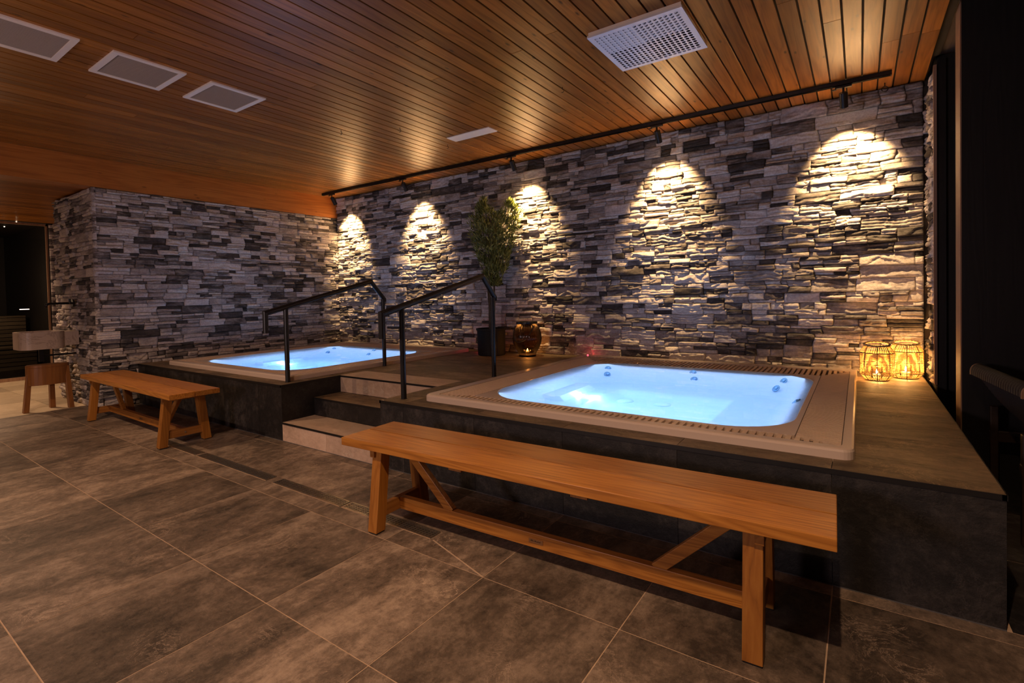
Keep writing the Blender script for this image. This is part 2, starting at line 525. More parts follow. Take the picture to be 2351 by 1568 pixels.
def rsub(rects, hole):
    """subtract hole (x0,x1,y0,y1) from rects"""
    out = []
    hx0, hx1, hy0, hy1 = hole
    for (x0, x1, y0, y1) in rects:
        if hx0 >= x1 or hx1 <= x0 or hy0 >= y1 or hy1 <= y0:
            out.append((x0, x1, y0, y1)); continue
        if x0 < hx0: out.append((x0, hx0, y0, y1)); x0 = hx0
        if x1 > hx1: out.append((hx1, x1, y0, y1)); x1 = hx1
        if y0 < hy0: out.append((x0, x1, y0, hy0))
        if y1 > hy1: out.append((x0, x1, hy1, y1))
    return [r for r in out if r[1] - r[0] > 0.004 and r[3] - r[2] > 0.004]

def rrect(x0, x1, y0, y1, rad, n=10):
    pts = []
    for cx, cy, a0 in ((x1 - rad, y1 - rad, 0), (x0 + rad, y1 - rad, 90), (x0 + rad, y0 + rad, 180), (x1 - rad, y0 + rad, 270)):
        for i in range(n + 1):
            a = math.radians(a0 + 90.0 * i / n)
            pts.append((cx + rad * math.cos(a), cy + rad * math.sin(a)))
    return pts

# ------------------------------------------------------------------ floor
def tiles(mb, xs, ys, z0, z1, gap, clip=None, holes=()):
    for i in range(len(xs) - 1):
        for j in range(len(ys) - 1):
            r = random.random()
            rs = [(xs[i] + gap / 2, xs[i + 1] - gap / 2, ys[j] + gap / 2, ys[j + 1] - gap / 2)]
            for h in holes:
                rs = rsub(rs, h)
            for q in rs:
                mb.box(q[0], q[1], q[2], q[3], z0, z1, r)

fl = MB()
xs = [-5.8] + [0.221 + 0.6 * k for k in range(-10, 9)]
ys = [-6.09, -5.49, -4.89, -4.29, -3.69, -3.09, -2.49, -1.89, -1.288, -0.696, -0.078, -0.001]
DR = (-3.35, -0.18, -0.575, -0.49)     # drain channel
tiles(fl, xs, ys, -0.02, 0.0, 0.0045, holes=[DR])
fl2 = MB()
tiles(fl2, [1.93] + [1.93 + 0.6 * k for k in range(1, 6)], [0.0, 0.6, 1.2, 1.6, 2.2, 2.8], -0.02, 0.0, 0.0045)
struct('floor', fl2, 'face')  # darker tile colour stands in for shade beside the platform
fo = struct('floor', fl, 'slate')
_g = MB()
for q in rsub([(-5.8, 5.1, -6.1, 2.9)], (-3.34, -0.19, -0.568, -0.496)):
    _g.box(q[0], q[1], q[2], q[3], -0.06, -0.0012)
_g.box(-3.34, -0.19, -0.568, -0.496, -0.08, -0.06)
struct('floor', _g, 'grout')
# cut line that folds the floor towards the drain
p0, p1 = Vector((-0.175, -0.575, 0.0004)), Vector((0.221, -0.696, 0.0004))
struct('trim_1', MB().bar(p0, p1, 0.006, 0.0015, side=(0.3, 1, 0)), 'grout')
ft = MB()
tiles(ft, [-9.2 + 0.6 * k for k in range(0, 6)] + [-5.8], [-6 + 0.6 * k for k in range(0, 12)], -0.02, -0.001, 0.003)
struct('floor', ft, 'beigetile')
struct('floor', MB().box(-12.1, -5.8, -6.1, 2.9, -0.06, -0.003), 'greygrout')

# channel drain grates
for i, (x0, x1) in enumerate(((-3.30, -2.66), (-2.62, -1.66), (-1.58, -0.90), (-0.88, -0.20))):
    lab = ['slotted channel drain cover nearest the short bench, lying in the dark floor',
           'long dark channel drain cover in the floor in front of the platform corner',
           'steel channel drain cover with square holes left of the long bench leg',
           'steel channel drain cover right of the long bench left leg, at the channel end'][i]
    d = thing('drain_cover', lab, 'drain', ((x0 + x1) / 2, -0.532, 0.0), 0, 'channel drain covers in the floor')
    L = (x1 - x0) / 2
    fr = MB()
    fr.box(-L, L, -0.038, -0.030, -0.02, 0.002); fr.box(-L, L, 0.030, 0.038, -0.02, 0.002)
    fr.box(-L, -L + 0.008, -0.03, 0.03, -0.02, 0.002); fr.box(L - 0.008, L, -0.03, 0.03, -0.02, 0.002)
    obj('frame', fr, 'steel', d)
    gr = MB()
    for k in range(4):
        y = -0.0225 + k * 0.015
        gr.box(-L + 0.008, L - 0.008, y - 0.002, y + 0.002, -0.004, 0.001)
    n = int((x1 - x0) / 0.02)
    for k in range(1, n):
        x = -L + 0.008 + k * (2 * L - 0.016) / n
        gr.box(x - 0.0022, x + 0.0022, -0.03, 0.03, -0.005, 0.0005)
    obj('grate', gr, 'steel', d)
    obj('channel', MB().box(-L, L, -0.03, 0.03, -0.055, -0.045), 'drainpit', d)
dt = MB()
tiles(dt, [-3.35, -3.302, -2.658, -2.622, -1.658, -1.582, -0.898, -0.882, -0.198, -0.18], [-0.575, -0.49], -0.02, 0.0, 0.002, holes=[(-3.30, -2.66, -0.571, -0.493), (-2.62, -1.66, -0.571, -0.493), (-1.58, -0.90, -0.571, -0.493), (-0.88, -0.20, -0.571, -0.493)])
struct('floor', dt, 'slate')

# ------------------------------------------------------------------ platform with stairs
T1 = (-4.93, -2.535, 0.135, 2.60)     # tub outlines
T2 = (-0.925, 1.495, 0.135, 2.60)
plat = thing('tiled_platform', 'raised dark slate platform carrying both whirlpools, with a stair cut into its front', 'platform')
NOT = (XL, XR, 0.0, 0.575)
TH1 = (T1[0] + 0.04, T1[1] - 0.04, T1[2] + 0.04, T1[3] - 0.04)
TH2 = (T2[0] + 0.04, T2[1] - 0.04, T2[2] + 0.04, T2[3] - 0.04)
body = MB()
rs = [(XW + 0.03, XE - 0.012, 0.012, 2.80)]
for h in (TH1, TH2, (XL - 0.012, XR + 0.012, 0.0, 0.587)):
    rs = rsub(rs, h)
for q in rs:
    body.box(q[0], q[1], q[2], q[3], 0.0, H - 0.014)
body.box(XW + 0.03, XE - 0.02, 0.02, 2.8, 0.0, 0.05)
obj('core', body, 'darkgrout', plat)
dk = MB()
dxs = [XW - 0.0] + [0.22 + 0.6 * k for k in range(-9, 3)] + [XE]
dys = [-0.003, 0.226, 0.605, 1.205, 1.80, 2.40, 2.80]
LAND = (XL, XR, 0.575, 0.865)
tiles(dk, dxs, dys, H - 0.012, H, 0.003, holes=[TH1, TH2, NOT, LAND])
obj('deck', dk, 'deck', plat)
ns = MB()
for (a, b) in ((XW, XL), (XR, XE)):
    ns.box(a, b, -0.004, 0.012, H - 0.020, H - 0.0005)
ns.box(XL - 0.012, XL + 0.004, -0.004, 0.575, H - 0.020, H - 0.0005)
ns.box(XR - 0.004, XR + 0.012, -0.004, 0.575, H - 0.020, H - 0.0005)
ns.box(XE - 0.012, XE + 0.003, -0.004, 2.80, H - 0.020, H - 0.0005)
obj('edge_trim', ns, 'nosing', plat)
g = 0.002
fx = [XW] + [0.22 + 0.6 * k for k in range(-9, 3)] + [XE]
for (a, b) in ((XW, XL), (XR, XE)):
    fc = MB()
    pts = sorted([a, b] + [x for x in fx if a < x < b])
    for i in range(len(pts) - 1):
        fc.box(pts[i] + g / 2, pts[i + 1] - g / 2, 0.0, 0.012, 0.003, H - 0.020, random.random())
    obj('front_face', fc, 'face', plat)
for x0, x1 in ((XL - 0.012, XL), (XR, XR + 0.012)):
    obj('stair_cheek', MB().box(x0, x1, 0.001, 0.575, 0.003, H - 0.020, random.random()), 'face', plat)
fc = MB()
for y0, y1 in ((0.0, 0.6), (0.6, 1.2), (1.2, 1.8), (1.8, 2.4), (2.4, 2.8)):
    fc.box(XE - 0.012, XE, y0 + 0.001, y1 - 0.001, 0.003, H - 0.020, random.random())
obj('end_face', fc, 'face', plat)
gl_ = MB().box(XW, XL, 0.004, 0.011, 0.0, 0.02).box(XR, XE, 0.004, 0.011, 0.0, 0.02)
gl_.box(XW, XE, -0.003, 0.0, 0.0, 0.003)
obj('base_joint', gl_, 'greygrout', plat)
# steps: riser, tread, nosing
XM = -1.826
for k, (y0, y1, z0, z1, rm, tm) in enumerate(((0.0, 0.30, 0.0, H / 3, 'lighttile', 'lighttile'), (0.30, 0.575, H / 3, 2 * H / 3, 'face', 'deck'), (0.575, 0.865, 2 * H / 3, H, 'lighttile', 'lighttile'))):
    st = MB()
    x0, x1 = XL + 0.001, XR - 0.001
    if k < 2:
        st.box(x0, x1, y0 + 0.01, 0.60, z0 + 0.001, z1 - 0.012)
    else:
        st.box(x0, x1, y0 + 0.01, y1 - 0.002, z1 - 0.03, z1 - 0.012)
    so = obj('step', st, 'darkgrout', plat)
    so['label'] = ['lowest stair step faced in pale tile', 'middle stair step faced in dark slate', 'top stair step and landing in pale tile'][k]
    ri = MB()
    for a, b in ((x0, XM - 0.001), (XM + 0.001, x1)):
        ri.box(a, b, y0, y0 + 0.012, z0 + 0.003, z1 - 0.014, random.random())
    obj('riser', ri, rm, so)
    tr = MB()
    tr.box(x0, x1, y0 + 0.002, y1 - 0.001, z1 - 0.0115, z1, random.random())
    obj('tread', tr, tm, so)
    obj('nosing', MB().box(x0, x1, y0 - 0.004, y0 + 0.003, z1 - 0.015, z1 - 0.0005), 'nosing', so)

# ------------------------------------------------------------------ stone cladding
def vnoise(x, y, seed):
    rs_ = np.random.RandomState(seed)
    T = rs_.rand(256, 256)
    xi = np.floor(x).astype(int); yi = np.floor(y).astype(int)
    fx_ = x - xi; fy = y - yi
    fx_ = fx_ * fx_ * (3 - 2 * fx_); fy = fy * fy * (3 - 2 * fy)
    a = T[xi % 256, yi % 256]; b = T[(xi + 1) % 256, yi % 256]; c = T[xi % 256, (yi + 1) % 256]; d = T[(xi + 1) % 256, (yi + 1) % 256]
    return (a * (1 - fx_) + b * fx_) * (1 - fy) + (c * (1 - fx_) + d * fx_) * fy

def stone_cladding(name, origin, udir, ndir, length, height, seed, du=0.012, dz=0.0065, amp=1.0):
    R = random.Random(seed)
    rects = []
    z = 0.0
    while z < height - 0.02:
        h = R.uniform(0.07, 0.115)
        if z + h > height - 0.04: h = height - z
        u = -R.uniform(0, 0.2)
        while u < length:
            L = R.uniform(0.16, 0.44)
            a, b = max(0, u), min(length, u + L)
            if length - b < 0.05: b = length
            if b - a > 0.01:
                kind = R.random()
                if kind < 0.24:
                    rects.append((a, b, z, z + h))
                elif kind < 0.80:
                    s = h * R.uniform(0.35, 0.65)
                    for (q0, q1) in ((z, z + s), (z + s, z + h)):
                        uu = a
                        while uu < b - 0.005:
                            w = R.uniform(0.09, 0.30)
                            e = min(b, uu + w)
                            if b - e < 0.05: e = b
                            rects.append((uu, e, q0, q1)); uu = e
                else:
                    s1 = h * R.uniform(0.28, 0.38); s2 = h * R.uniform(0.62, 0.72)
                    for (q0, q1) in ((z, z + s1), (z + s1, z + s2), (z + s2, z + h)):
                        uu = a
                        while uu < b - 0.005:
                            e = min(b, uu + R.uniform(0.10, 0.30))
                            if b - e < 0.05: e = b
                            rects.append((uu, e, q0, q1)); uu = e
            u += L
            if b >= length: break
        z += h
    U = np.array(udir, float); N = np.array(ndir, float); O = np.array(origin, float); Z = np.array([0, 0, 1.0])
    VV = []; FF = []; RR = []; base = 0
    for idx, (a, b, c, d) in enumerate(rects):
        a += 0.0012; b -= 0.0012; c += 0.0010; d -= 0.0010
        nu = max(3, int((b - a) / du) + 1); nz = max(4, int((d - c) / dz) + 1)
        uu, zz = np.meshgrid(np.linspace(a, b, nu), np.linspace(c, d, nz), indexing='ij')
        dep = R.uniform(0.012, 0.042)
        s1 = R.uniform(-0.012, 0.012); s2 = R.uniform(-0.25, 0.10)
        un = (uu - a) / (b - a) - 0.5; zn = (zz - c)
        K = R.choice((0, 12, 18, 26, 34)) * R.uniform(0.8, 1.2)
        f = dep + s1 * un + s2 * zn
        if K:
            tt = zz * K + 1.5 * vnoise(uu * R.uniform(7, 14), zz * 3, seed * 13 + idx % 17) + R.random()
            f = f + R.uniform(0.008, 0.020) * (np.ceil(tt) - tt - 0.5)
        f = f + 0.013 * (vnoise(uu * 11 + idx * 3.1, zz * 26, 5) - 0.5) * amp + 0.006 * (vnoise(uu * 42, zz * 80 + idx, 9) - 0.5)
        # chiselled edge: border ring drops back a little
        ring = np.zeros_like(f); ring[0, :] = ring[-1, :] = 1; ring[:, 0] = ring[:, -1] = 1
        f = f - ring * R.uniform(0.004, 0.009)
        f = np.maximum(f, 0.004)
        uu = uu + 0.022 * (vnoise(uu * 3 + 7, zz * 14, 3) - 0.5) * np.clip(np.minimum(uu, length - uu) / 0.05, 0, 1)
        zz = zz + 0.009 * (vnoise(uu * 6, zz * 7 + 3, 4) - 0.5) * np.clip(np.minimum(zz, height - zz) / 0.04, 0, 1)
        P = O + uu[..., None] * U + zz[..., None] * Z + f[..., None] * N
        n = nu * nz
        VV.append(P.reshape(-1, 3))
        I = np.arange(n).reshape(nu, nz) + base
        q = np.stack([I[:-1, :-1], I[1:, :-1], I[1:, 1:], I[:-1, 1:]], -1).reshape(-1, 4)
        FF.append(q)
        # skirt
        bi = np.concatenate([I[:, 0], I[-1, 1:], I[-2::-1, -1], I[0, -2:0:-1]])
        bp_ = np.concatenate([P[:, 0], P[-1, 1:], P[-2::-1, -1], P[0, -2:0:-1]])
        fb = np.concatenate([f[:, 0], f[-1, 1:], f[-2::-1, -1], f[0, -2:0:-1]])
        sk = bp_ - (fb + 0.004)[:, None] * N
        m = len(bi)
        VV.append(sk)
        J = np.arange(m) + base + n
        FF.append(np.stack([bi, J, np.roll(J, -1), np.roll(bi, -1)], -1))
        rv = R.random()
        RR.append(np.full(n + m, rv))
        base += n + m
    F = np.concatenate(FF)
    if np.dot(np.cross(U, Z), N) < 0:
        F = F[:, ::-1]
    me = mesh_np(name, np.concatenate(VV), F, np.concatenate(RR))
    o = obj(name, me, 'stone')
    o['kind'] = 'structure'
    return o

stone_cladding('wall_back', (XW, YB - 0.03, H + 0.0), (1, 0, 0), (0, -1, 0), 1.93 - XW, ZC - H - 0.004, 11)
stone_cladding('wall_left', (XW - 0.03, -0.371 + 0.0, 0.0), (0, 1, 0), (1, 0, 0), YB - 0.02 + 0.371, ZB - 0.003, 23)
stone_cladding('wall_left', (-6.80, -0.371 + 0.03, 0.0), (1, 0, 0), (0, -1, 0), 6.80 + XW, ZB - 0.003, 31, du=0.02, dz=0.011)
stone_cladding('wall_left', (-9.16, 0.13, 0.0), (0, 1, 0), (1, 0, 0), 1.2, ZB - 0.003, 41, du=0.03, dz=0.015)
stone_cladding('wall_right', (1.975, 2.36, H), (0, 1, 0), (-1, 0, 0), 0.44, ZC - H - 0.06, 53)
struct('wall_back', MB().box(XW - 0.3, 6.1, YB - 0.018, YB + 0.2, 0, 3.0), 'darkwall')
struct('wall_left', MB().box(-6.78, XW - 0.032, -0.338, YB + 0.2, 0, ZB), 'darkwall')
struct('wall_left', MB().box(-12.2, -12.0, -6.2, 3.0, -0.1, 3.0), 'blackwood')  # far sauna wall coloured black in place of shade
struct('wall_left', MB().box(-12.0, -9.17, 0.12, 3.0, 0, ZB + 0.1), 'blackwood')  # sauna side wall, shade put into its black colour
struct('ceiling', MB().box(-12.0, -9.215, -6.1, 0.12, ZB + 0.0195, ZB + 0.0235), 'blackwood')  # black sheet added under the boards so the sauna ceiling reads unlit
struct('wall_front', MB().box(-12.2, 5.2, -6.25, -6.1, -0.1, 3.0), 'darkwall')
struct('wall_right', MB().box(5.1, 5.3, -6.2, 3.0, -0.1, 3.0), 'darkwall')
struct('wall_right', MB().box(1.970, 2.02, 2.36, 2.80, H - 0.4, ZC), 'blackwood')
struct('trim_2', MB().box(1.950, 1.968, 2.335, 2.359, H + 0.0, 2.72), 'edgewood')
struct('wall_right', MB().box(1.969, 5.1, 2.40, 2.62, 0, 2.80), 'blackwood')
# black timber screen that ends beside the platform, with its raw edge board
struct('wall_right', MB().box(2.005, 5.1, 1.585, 1.755, 0, 3.0), 'blackwood')
struct('trim_3', MB().box(1.998, 2.004, 1.585, 1.755, 0, 3.0), 'edgewood')

# ------------------------------------------------------------------ ceiling
cb = MB()
pitch = 0.10115
x = 1.938
nb = 0
while x > XW:
    x0 = max(XW, x - pitch + 0.0105)
    y = -6.1 + random.uniform(0, 2.5)
    cuts = [-6.1]
    while y < YB:
        cuts.append(y); y += random.uniform(3.0, 5.6)
    cuts.append(YB)
    for i in range(len(cuts) - 1):
        if cuts[i + 1] - cuts[i] > 0.02:
            cb.box(x0, x, cuts[i] + 0.001, cuts[i + 1] - 0.001, ZC, ZC + 0.014, random.random())
    x -= pitch
struct('ceiling', cb, 'ceiling', bevel=0.0012, seg=1)
struct('ceiling', MB().box(XW - 0.3, 1.95, -6.2, YB + 0.1, ZC + 0.016, ZC + 0.05), 'gap')
# lower boarded ceiling beyond the beam
cl = MB()
x = XW - 0.24
while x > -12.0:
    cl.box(x - pitch + 0.008, x, -6.1, 2.9, ZB + 0.02, ZB + 0.034, random.random()); x -= pitch
struct('ceiling', cl, 'ceiling')
struct('ceiling', MB().box(-12.1, XW - 0.2, -6.2, 2.9, ZB + 0.036, ZB + 0.08), 'gap')
sf = MB()
x = 1.99
while x < 5.0:
    sf.box(x, x + 0.10, -6.1, 2.42, 2.805, 2.82, random.random()); x += 0.104
struct('ceiling', sf, 'greyboard')
struct('ceiling', MB().box(1.94, 5.2, -6.2, 2.9, 2.83, 2.9), 'gap')
struct('trim_4', MB().box(1.950, 1.990, -6.1, 2.36, 2.79, 2.83), 'gap')
bm = MB()
bm.box(XW - 0.22, XW, -6.1, YB - 0.005, ZB, ZC + 0.01, 0.62)
struct('trim_5', bm, 'beam')

# ------------------------------------------------------------------ whirlpool tubs
def ring_z(poly, z):
    return [(x, y, z) for x, y in poly]

def tub(label, X0, X1, Y0, Y1, jets, waterlab, mirror):
    t = thing('whirlpool_tub', label, 'whirlpool', ((X0 + X1) / 2, (Y0 + Y1) / 2, H), 0, 'whirlpool tubs set in the platform')
    cx, cy = (X0 + X1) / 2, (Y0 + Y1) / 2
    x0, x1, y0, y1 = X0 - cx, X1 - cx, Y0 - cy, Y1 - cy
    zt = 0.044
    # outer rim: rounded square frame
    o_ = rrect(x0, x1, y0, y1, 0.05, 6)
    gx0, gx1, gy0, gy1 = x0 + 0.085, x1 - 0.045, y0 + 0.055, y1 - 0.15   # gutter outer edge
    ix0, ix1, iy0, iy1 = x0 + 0.335, x1 - 0.225, y0 + 0.135, y1 - 0.46   # inner shelf outer edge
    wx0, wx1, wy0, wy1 = x0 + 0.345, x1 - 0.25, y0 + 0.158, y1 - 0.485
    i_ = rrect(gx0, gx1, gy0, gy1, 0.02, 6)
    m = MB()
    sh = lambda poly, d: [((p[0] - (x0 + x1) / 2) * (1 - 2 * d / (x1 - x0)) + (x0 + x1) / 2, (p[1] - (y0 + y1) / 2) * (1 - 2 * d / (y1 - y0)) + (y0 + y1) / 2) for p in poly]
    m.loft([ring_z(o_, -0.012), ring_z(o_, zt - 0.012), ring_z(sh(o_, 0.004), zt - 0.003), ring_z(sh(o_, 0.012), zt), ring_z(i_, zt), ring_z(i_, zt - 0.05)])
    obj('rim', m, 'acrylic', t, smooth=False)
    # gutter floor below the slats
    obj('gutter', MB().box(gx0, gx1, gy0, iy0, zt - 0.055, zt - 0.05).box(gx0, gx1, iy1, gy1, zt - 0.055, zt - 0.05).box(gx0, ix0, iy0, iy1, zt - 0.055, zt - 0.05).box(ix1, gx1, iy0, iy1, zt - 0.055, zt - 0.05), 'drainpit', t)
    # slatted grilles, mitred at the corners
    def clipseg(axis, sgn):
        gm = MB()
        step = 0.0235; w = 0.0145
        if axis == 'x':    # slats run along x (left / right sections)
            a, b = (gx0, ix0) if sgn < 0 else (ix1, gx1)
            y = gy0 + step
            while y < gy1 - step / 2:
                aa, bb = a, b
                if y < iy0:
                    f = (y - gy0) / (iy0 - gy0)
                    if sgn < 0: bb = a + (b - a) * f
                    else: aa = b - (b - a) * f
                elif y > iy1:
                    f = (gy1 - y) / (gy1 - iy1)
                    if sgn < 0: bb = a + (b - a) * f
                    else: aa = b - (b - a) * f
                if bb - aa > 0.012:
                    gm.box(aa + 0.003, bb - 0.003, y - w / 2, y + w / 2, zt - 0.014, zt - 0.002)
                y += step
        else:
            a, b = (gy0, iy0) if sgn < 0 else (iy1, gy1)
            step = 0.036; w = 0.021
            x_ = gx0 + step
            while x_ < gx1 - step / 2:
                aa, bb = a, b
                if x_ < ix0:
                    f = (x_ - gx0) / (ix0 - gx0)
                    if sgn < 0: bb = a + (b - a) * f
                    else: aa = b - (b - a) * f
                elif x_ > ix1:
                    f = (gx1 - x_) / (gx1 - ix1)
                    if sgn < 0: bb = a + (b - a) * f
                    else: aa = b - (b - a) * f
                if bb - aa > 0.012:
                    gm.box(x_ - w / 2, x_ + w / 2, aa + 0.003, bb - 0.003, zt - 0.014, zt - 0.002)
                x_ += step
        return gm
    for ax, sg in (('x', -1), ('x', 1), ('y', -1), ('y', 1)):
        gm = clipseg(ax, sg)
        if ax == 'x':
            a, b = (gx0, ix0) if sg < 0 else (ix1, gx1)
            for xx in (a + 0.01, (a + b) / 2, b - 0.01):
                gm.box(xx - 0.003, xx + 0.003, iy0 - 0.03, iy1 + 0.03, zt - 0.030, zt - 0.014)
        else:
            a, b = (gy0, iy0) if sg < 0 else (iy1, gy1)
            for yy in (a + 0.01, (a + b) / 2, b - 0.01):
                gm.box(ix0 - 0.03, ix1 + 0.03, yy - 0.003, yy + 0.003, zt - 0.030, zt - 0.014)
        obj('overflow_grille', gm, 'grille', t)
    # inner shelf with the rounded basin mouth
    sI = rrect(ix0, ix1, iy0, iy1, 0.012, 10)
    mouth = rrect(wx0, wx1, wy0, wy1, 0.33, 10)
    sm = MB()
    sm.loft([ring_z(sI, zt - 0.05), ring_z(sI, zt - 0.002), ring_z(mouth, zt - 0.001)])
    obj('inner_shelf', sm, 'acrylic', t)
    # basin shell (seen through the water at its apparent depth)
    def ins(d, rad):
        return rrect(wx0 + d, wx1 - d, wy0 + d, wy1 - d, rad, 10)
    zl = zt - 0.001
    seat_z = -0.070; well_z = -0.125
    bs = MB()
    sx0, sx1, sy0, sy1 = wx0 + 0.18, wx1 - 0.19, wy0 + 0.20, wy1 - 0.36
    seat_in = rrect(sx0, sx1, sy0, sy1, 0.30, 10)
    px0, px1, py0, py1 = wx0 + 0.50, wx1 - 0.47, wy0 + 0.30, wy1 - 0.62
    well = rrect(px0, px1, py0, py1, 0.06, 10)
    well2 = rrect(px0 + 0.03, px1 - 0.05, py0 + 0.03, py1 - 0.04, 0.05, 10)
    mid = lambda A, B, f: [(p[0] * (1 - f) + q[0] * f, p[1] * (1 - f) + q[1] * f) for p, q in zip(A, B)]
    bs.loft([ring_z(mouth, zl), ring_z(mid(mouth, seat_in, 0.06), zl - 0.006), ring_z(mid(mouth, seat_in, 0.5), (zl + seat_z) / 2 + 0.01), ring_z(mid(mouth, seat_in, 0.88), seat_z + 0.02), ring_z(seat_in, seat_z + 0.004), ring_z(mid(seat_in, well, 0.12), seat_z), ring_z(mid(seat_in, well, 0.93), seat_z), ring_z(well, seat_z - 0.008), ring_z(well2, well_z + 0.01), ring_z(mid(well2, [((px0 + px1) / 2, (py0 + py1) / 2)] * len(well2), 0.06), well_z)], cap1=True)
    obj('basin', bs, 'basin', t, smooth=True)
    # raised footwell block with the lamp on its face
    bx = wx0 + 0.05
    blk = MB()
    blk.hexa([(wx0 + 0.10, wy0 + 0.55, seat_z - 0.01), (wx0 + 0.36, wy0 + 0.55, seat_z - 0.01), (wx0 + 0.36, wy0 + 1.12, seat_z - 0.01), (wx0 + 0.10, wy0 + 1.20, seat_z - 0.01)],
             [(wx0 + 0.06, wy0 + 0.57, seat_z + 0.028), (wx0 + 0.29, wy0 + 0.59, seat_z + 0.028), (wx0 + 0.28, wy0 + 1.10, seat_z + 0.028), (wx0 + 0.04, wy0 + 1.22, seat_z + 0.028)])
    obj('seat_block', blk, 'basin', t, bevel=0.008)
    lx, ly = wx0 + 0.345, wy0 + 0.80
    lamp = MB()
    lamp.tube([(lx - 0.015, ly, seat_z + 0.010), (lx + 0.008, ly, seat_z + 0.010)], 0.016, 16)
    obj('pool_lamp', lamp, 'pool_lens', t)
    # drains in the floor
    for (dx, dy) in ((0.62, 1.02), (0.90, 1.03)):
        dm = MB().lathe([(0.062, 0.0), (0.062, 0.006), (0.03, 0.010)], 24, (wx0 + dx, wy0 + dy, well_z))
        obj('suction_cover', dm, 'basin', t, smooth=True)
    for (jx, jy, jz, nx, ny) in jets:
        c = Vector((jx - cx, jy - cy, jz - H))
        nrm = Vector((nx * 0.6, ny * 0.6, 0.85)).normalized()
        q = nrm.to_track_quat('Z', 'Y').to_matrix()
        a = MB(); a.lathe([(0.029, -0.004), (0.029, 0.002), (0.022, 0.004), (0.019, 0.001), (0.010, 0.000)], 20)
        c = c + nrm * 0.014
        a.v = [tuple(q @ Vector(p) + c) for p in a.v]
        jo = obj('jet', a, 'jet', t, smooth=True)
        b_ = MB(); b_.lathe([(0.011, 0.0), (0.013, 0.006), (0.006, 0.009)], 14)
        b_.v = [tuple(q @ (Vector(p) + Vector((0.004, 0.003, 0))) + c) for p in b_.v]
        obj('nozzle', b_, 'jetring', jo, smooth=True)
    # water surface with a skirt a few millimetres deep
    w = MB()
    wm = rrect(wx0 + 0.003, wx1 - 0.003, wy0 + 0.003, wy1 - 0.003, 0.33, 10)
    n = len(wm)
    w.prism([(x + cx, y + cy) for x, y in wm], H + well_z - 0.03, H + zl - 0.0015)
    wo = obj('pool_water', w, 'water')
    tag(wo, waterlab, 'water', 'glowing water in the whirlpools', 'stuff')
    light('pool_light', 'POINT', (wx0 + 0.47 + cx, wy0 + 0.80 + cy, H - 0.03), POOL * 1.8, (0.34, 0.58, 1.0), size=0.03)
    lo = light('pool_fill_light', 'AREA', ((wx0 + wx1) / 2 + cx, (wy0 + wy1) / 2 + cy, H + zl - 0.004), POOL * 8.0, BLUE, aim=(0, 0, -1), size=1.0)  # added area light below the surface, evens out the basin brightness
    l2 = light('footwell_fill_light', 'AREA', ((px0 + px1) / 2 + cx, (py0 + py1) / 2 + cy, H + seat_z + 0.012), POOL * 1.1, BLUE, aim=(0, 0, -1), size=1.0)  # extra area light added to brighten the footwell floor
    l2.data.shape = 'RECTANGLE'; l2.data.size = px1 - px0 - 0.04; l2.data.size_y = py1 - py0 - 0.04; l2.rotation_euler = (0, 0, 0)
    lo.data.shape = 'RECTANGLE'; lo.data.size = (wx1 - wx0) * 0.93; lo.data.size_y = (wy1 - wy0) * 0.93; lo.rotation_euler = (0, 0, 0)
    return t, (wx0 + cx, wy0 + cy, wx1 + cx, wy1 + cy)

POOL = 0.56
jet2 = [(0.36, 2.02, 0.470, 0, -1), (0.40, 1.90, 0.435, 0, -1), (-0.38, 1.95, 0.465, 0.5, -1), (-0.33, 1.82, 0.435, 0.5, -1),
        (1.05, 1.93, 0.470, -1, -1), (1.02, 1.76, 0.440, -1, -1), (1.20, 1.18, 0.470, -1, 0), (1.17, 1.02, 0.440, -1, 0)]
tub2, _ = tub('large whirlpool tub at the right with a bright underwater lamp on its left seat', *T2, jet2, 'glowing pale blue water filling the right whirlpool', False)
jet1 = [(x - 4.03, y, z, a, b) for (x, y, z, a, b) in jet2]
tub1, _ = tub('whirlpool tub at the left beside the grey stone wall, partly behind handrails', *T1, jet1, 'glowing pale blue water filling the left whirlpool by the stone wall', False)

for (x, y, lab) in ((-2.36, 2.60, 'tiny red indicator light beside the left whirlpool, next to the plant pot'), (-0.93, 2.69, 'tiny red indicator light behind the back left corner of the right whirlpool')):
    t = thing('indicator_light', lab, 'indicator light', (x, y, H), 0, 'red indicator lights by the wall')
    obj('housing', MB().lathe([(0.016, 0), (0.016, 0.006), (0.010, 0.010)], 16), 'black', t)
    obj('lens', MB().lathe([(0.008, 0.0095), (0.008, 0.013), (0.003, 0.016)], 12), 'redled', t)
    light('indicator_glow', 'POINT', (x, y - 0.03, H + 0.05), 0.035, (1, 0.08, 0.12), size=0.01)

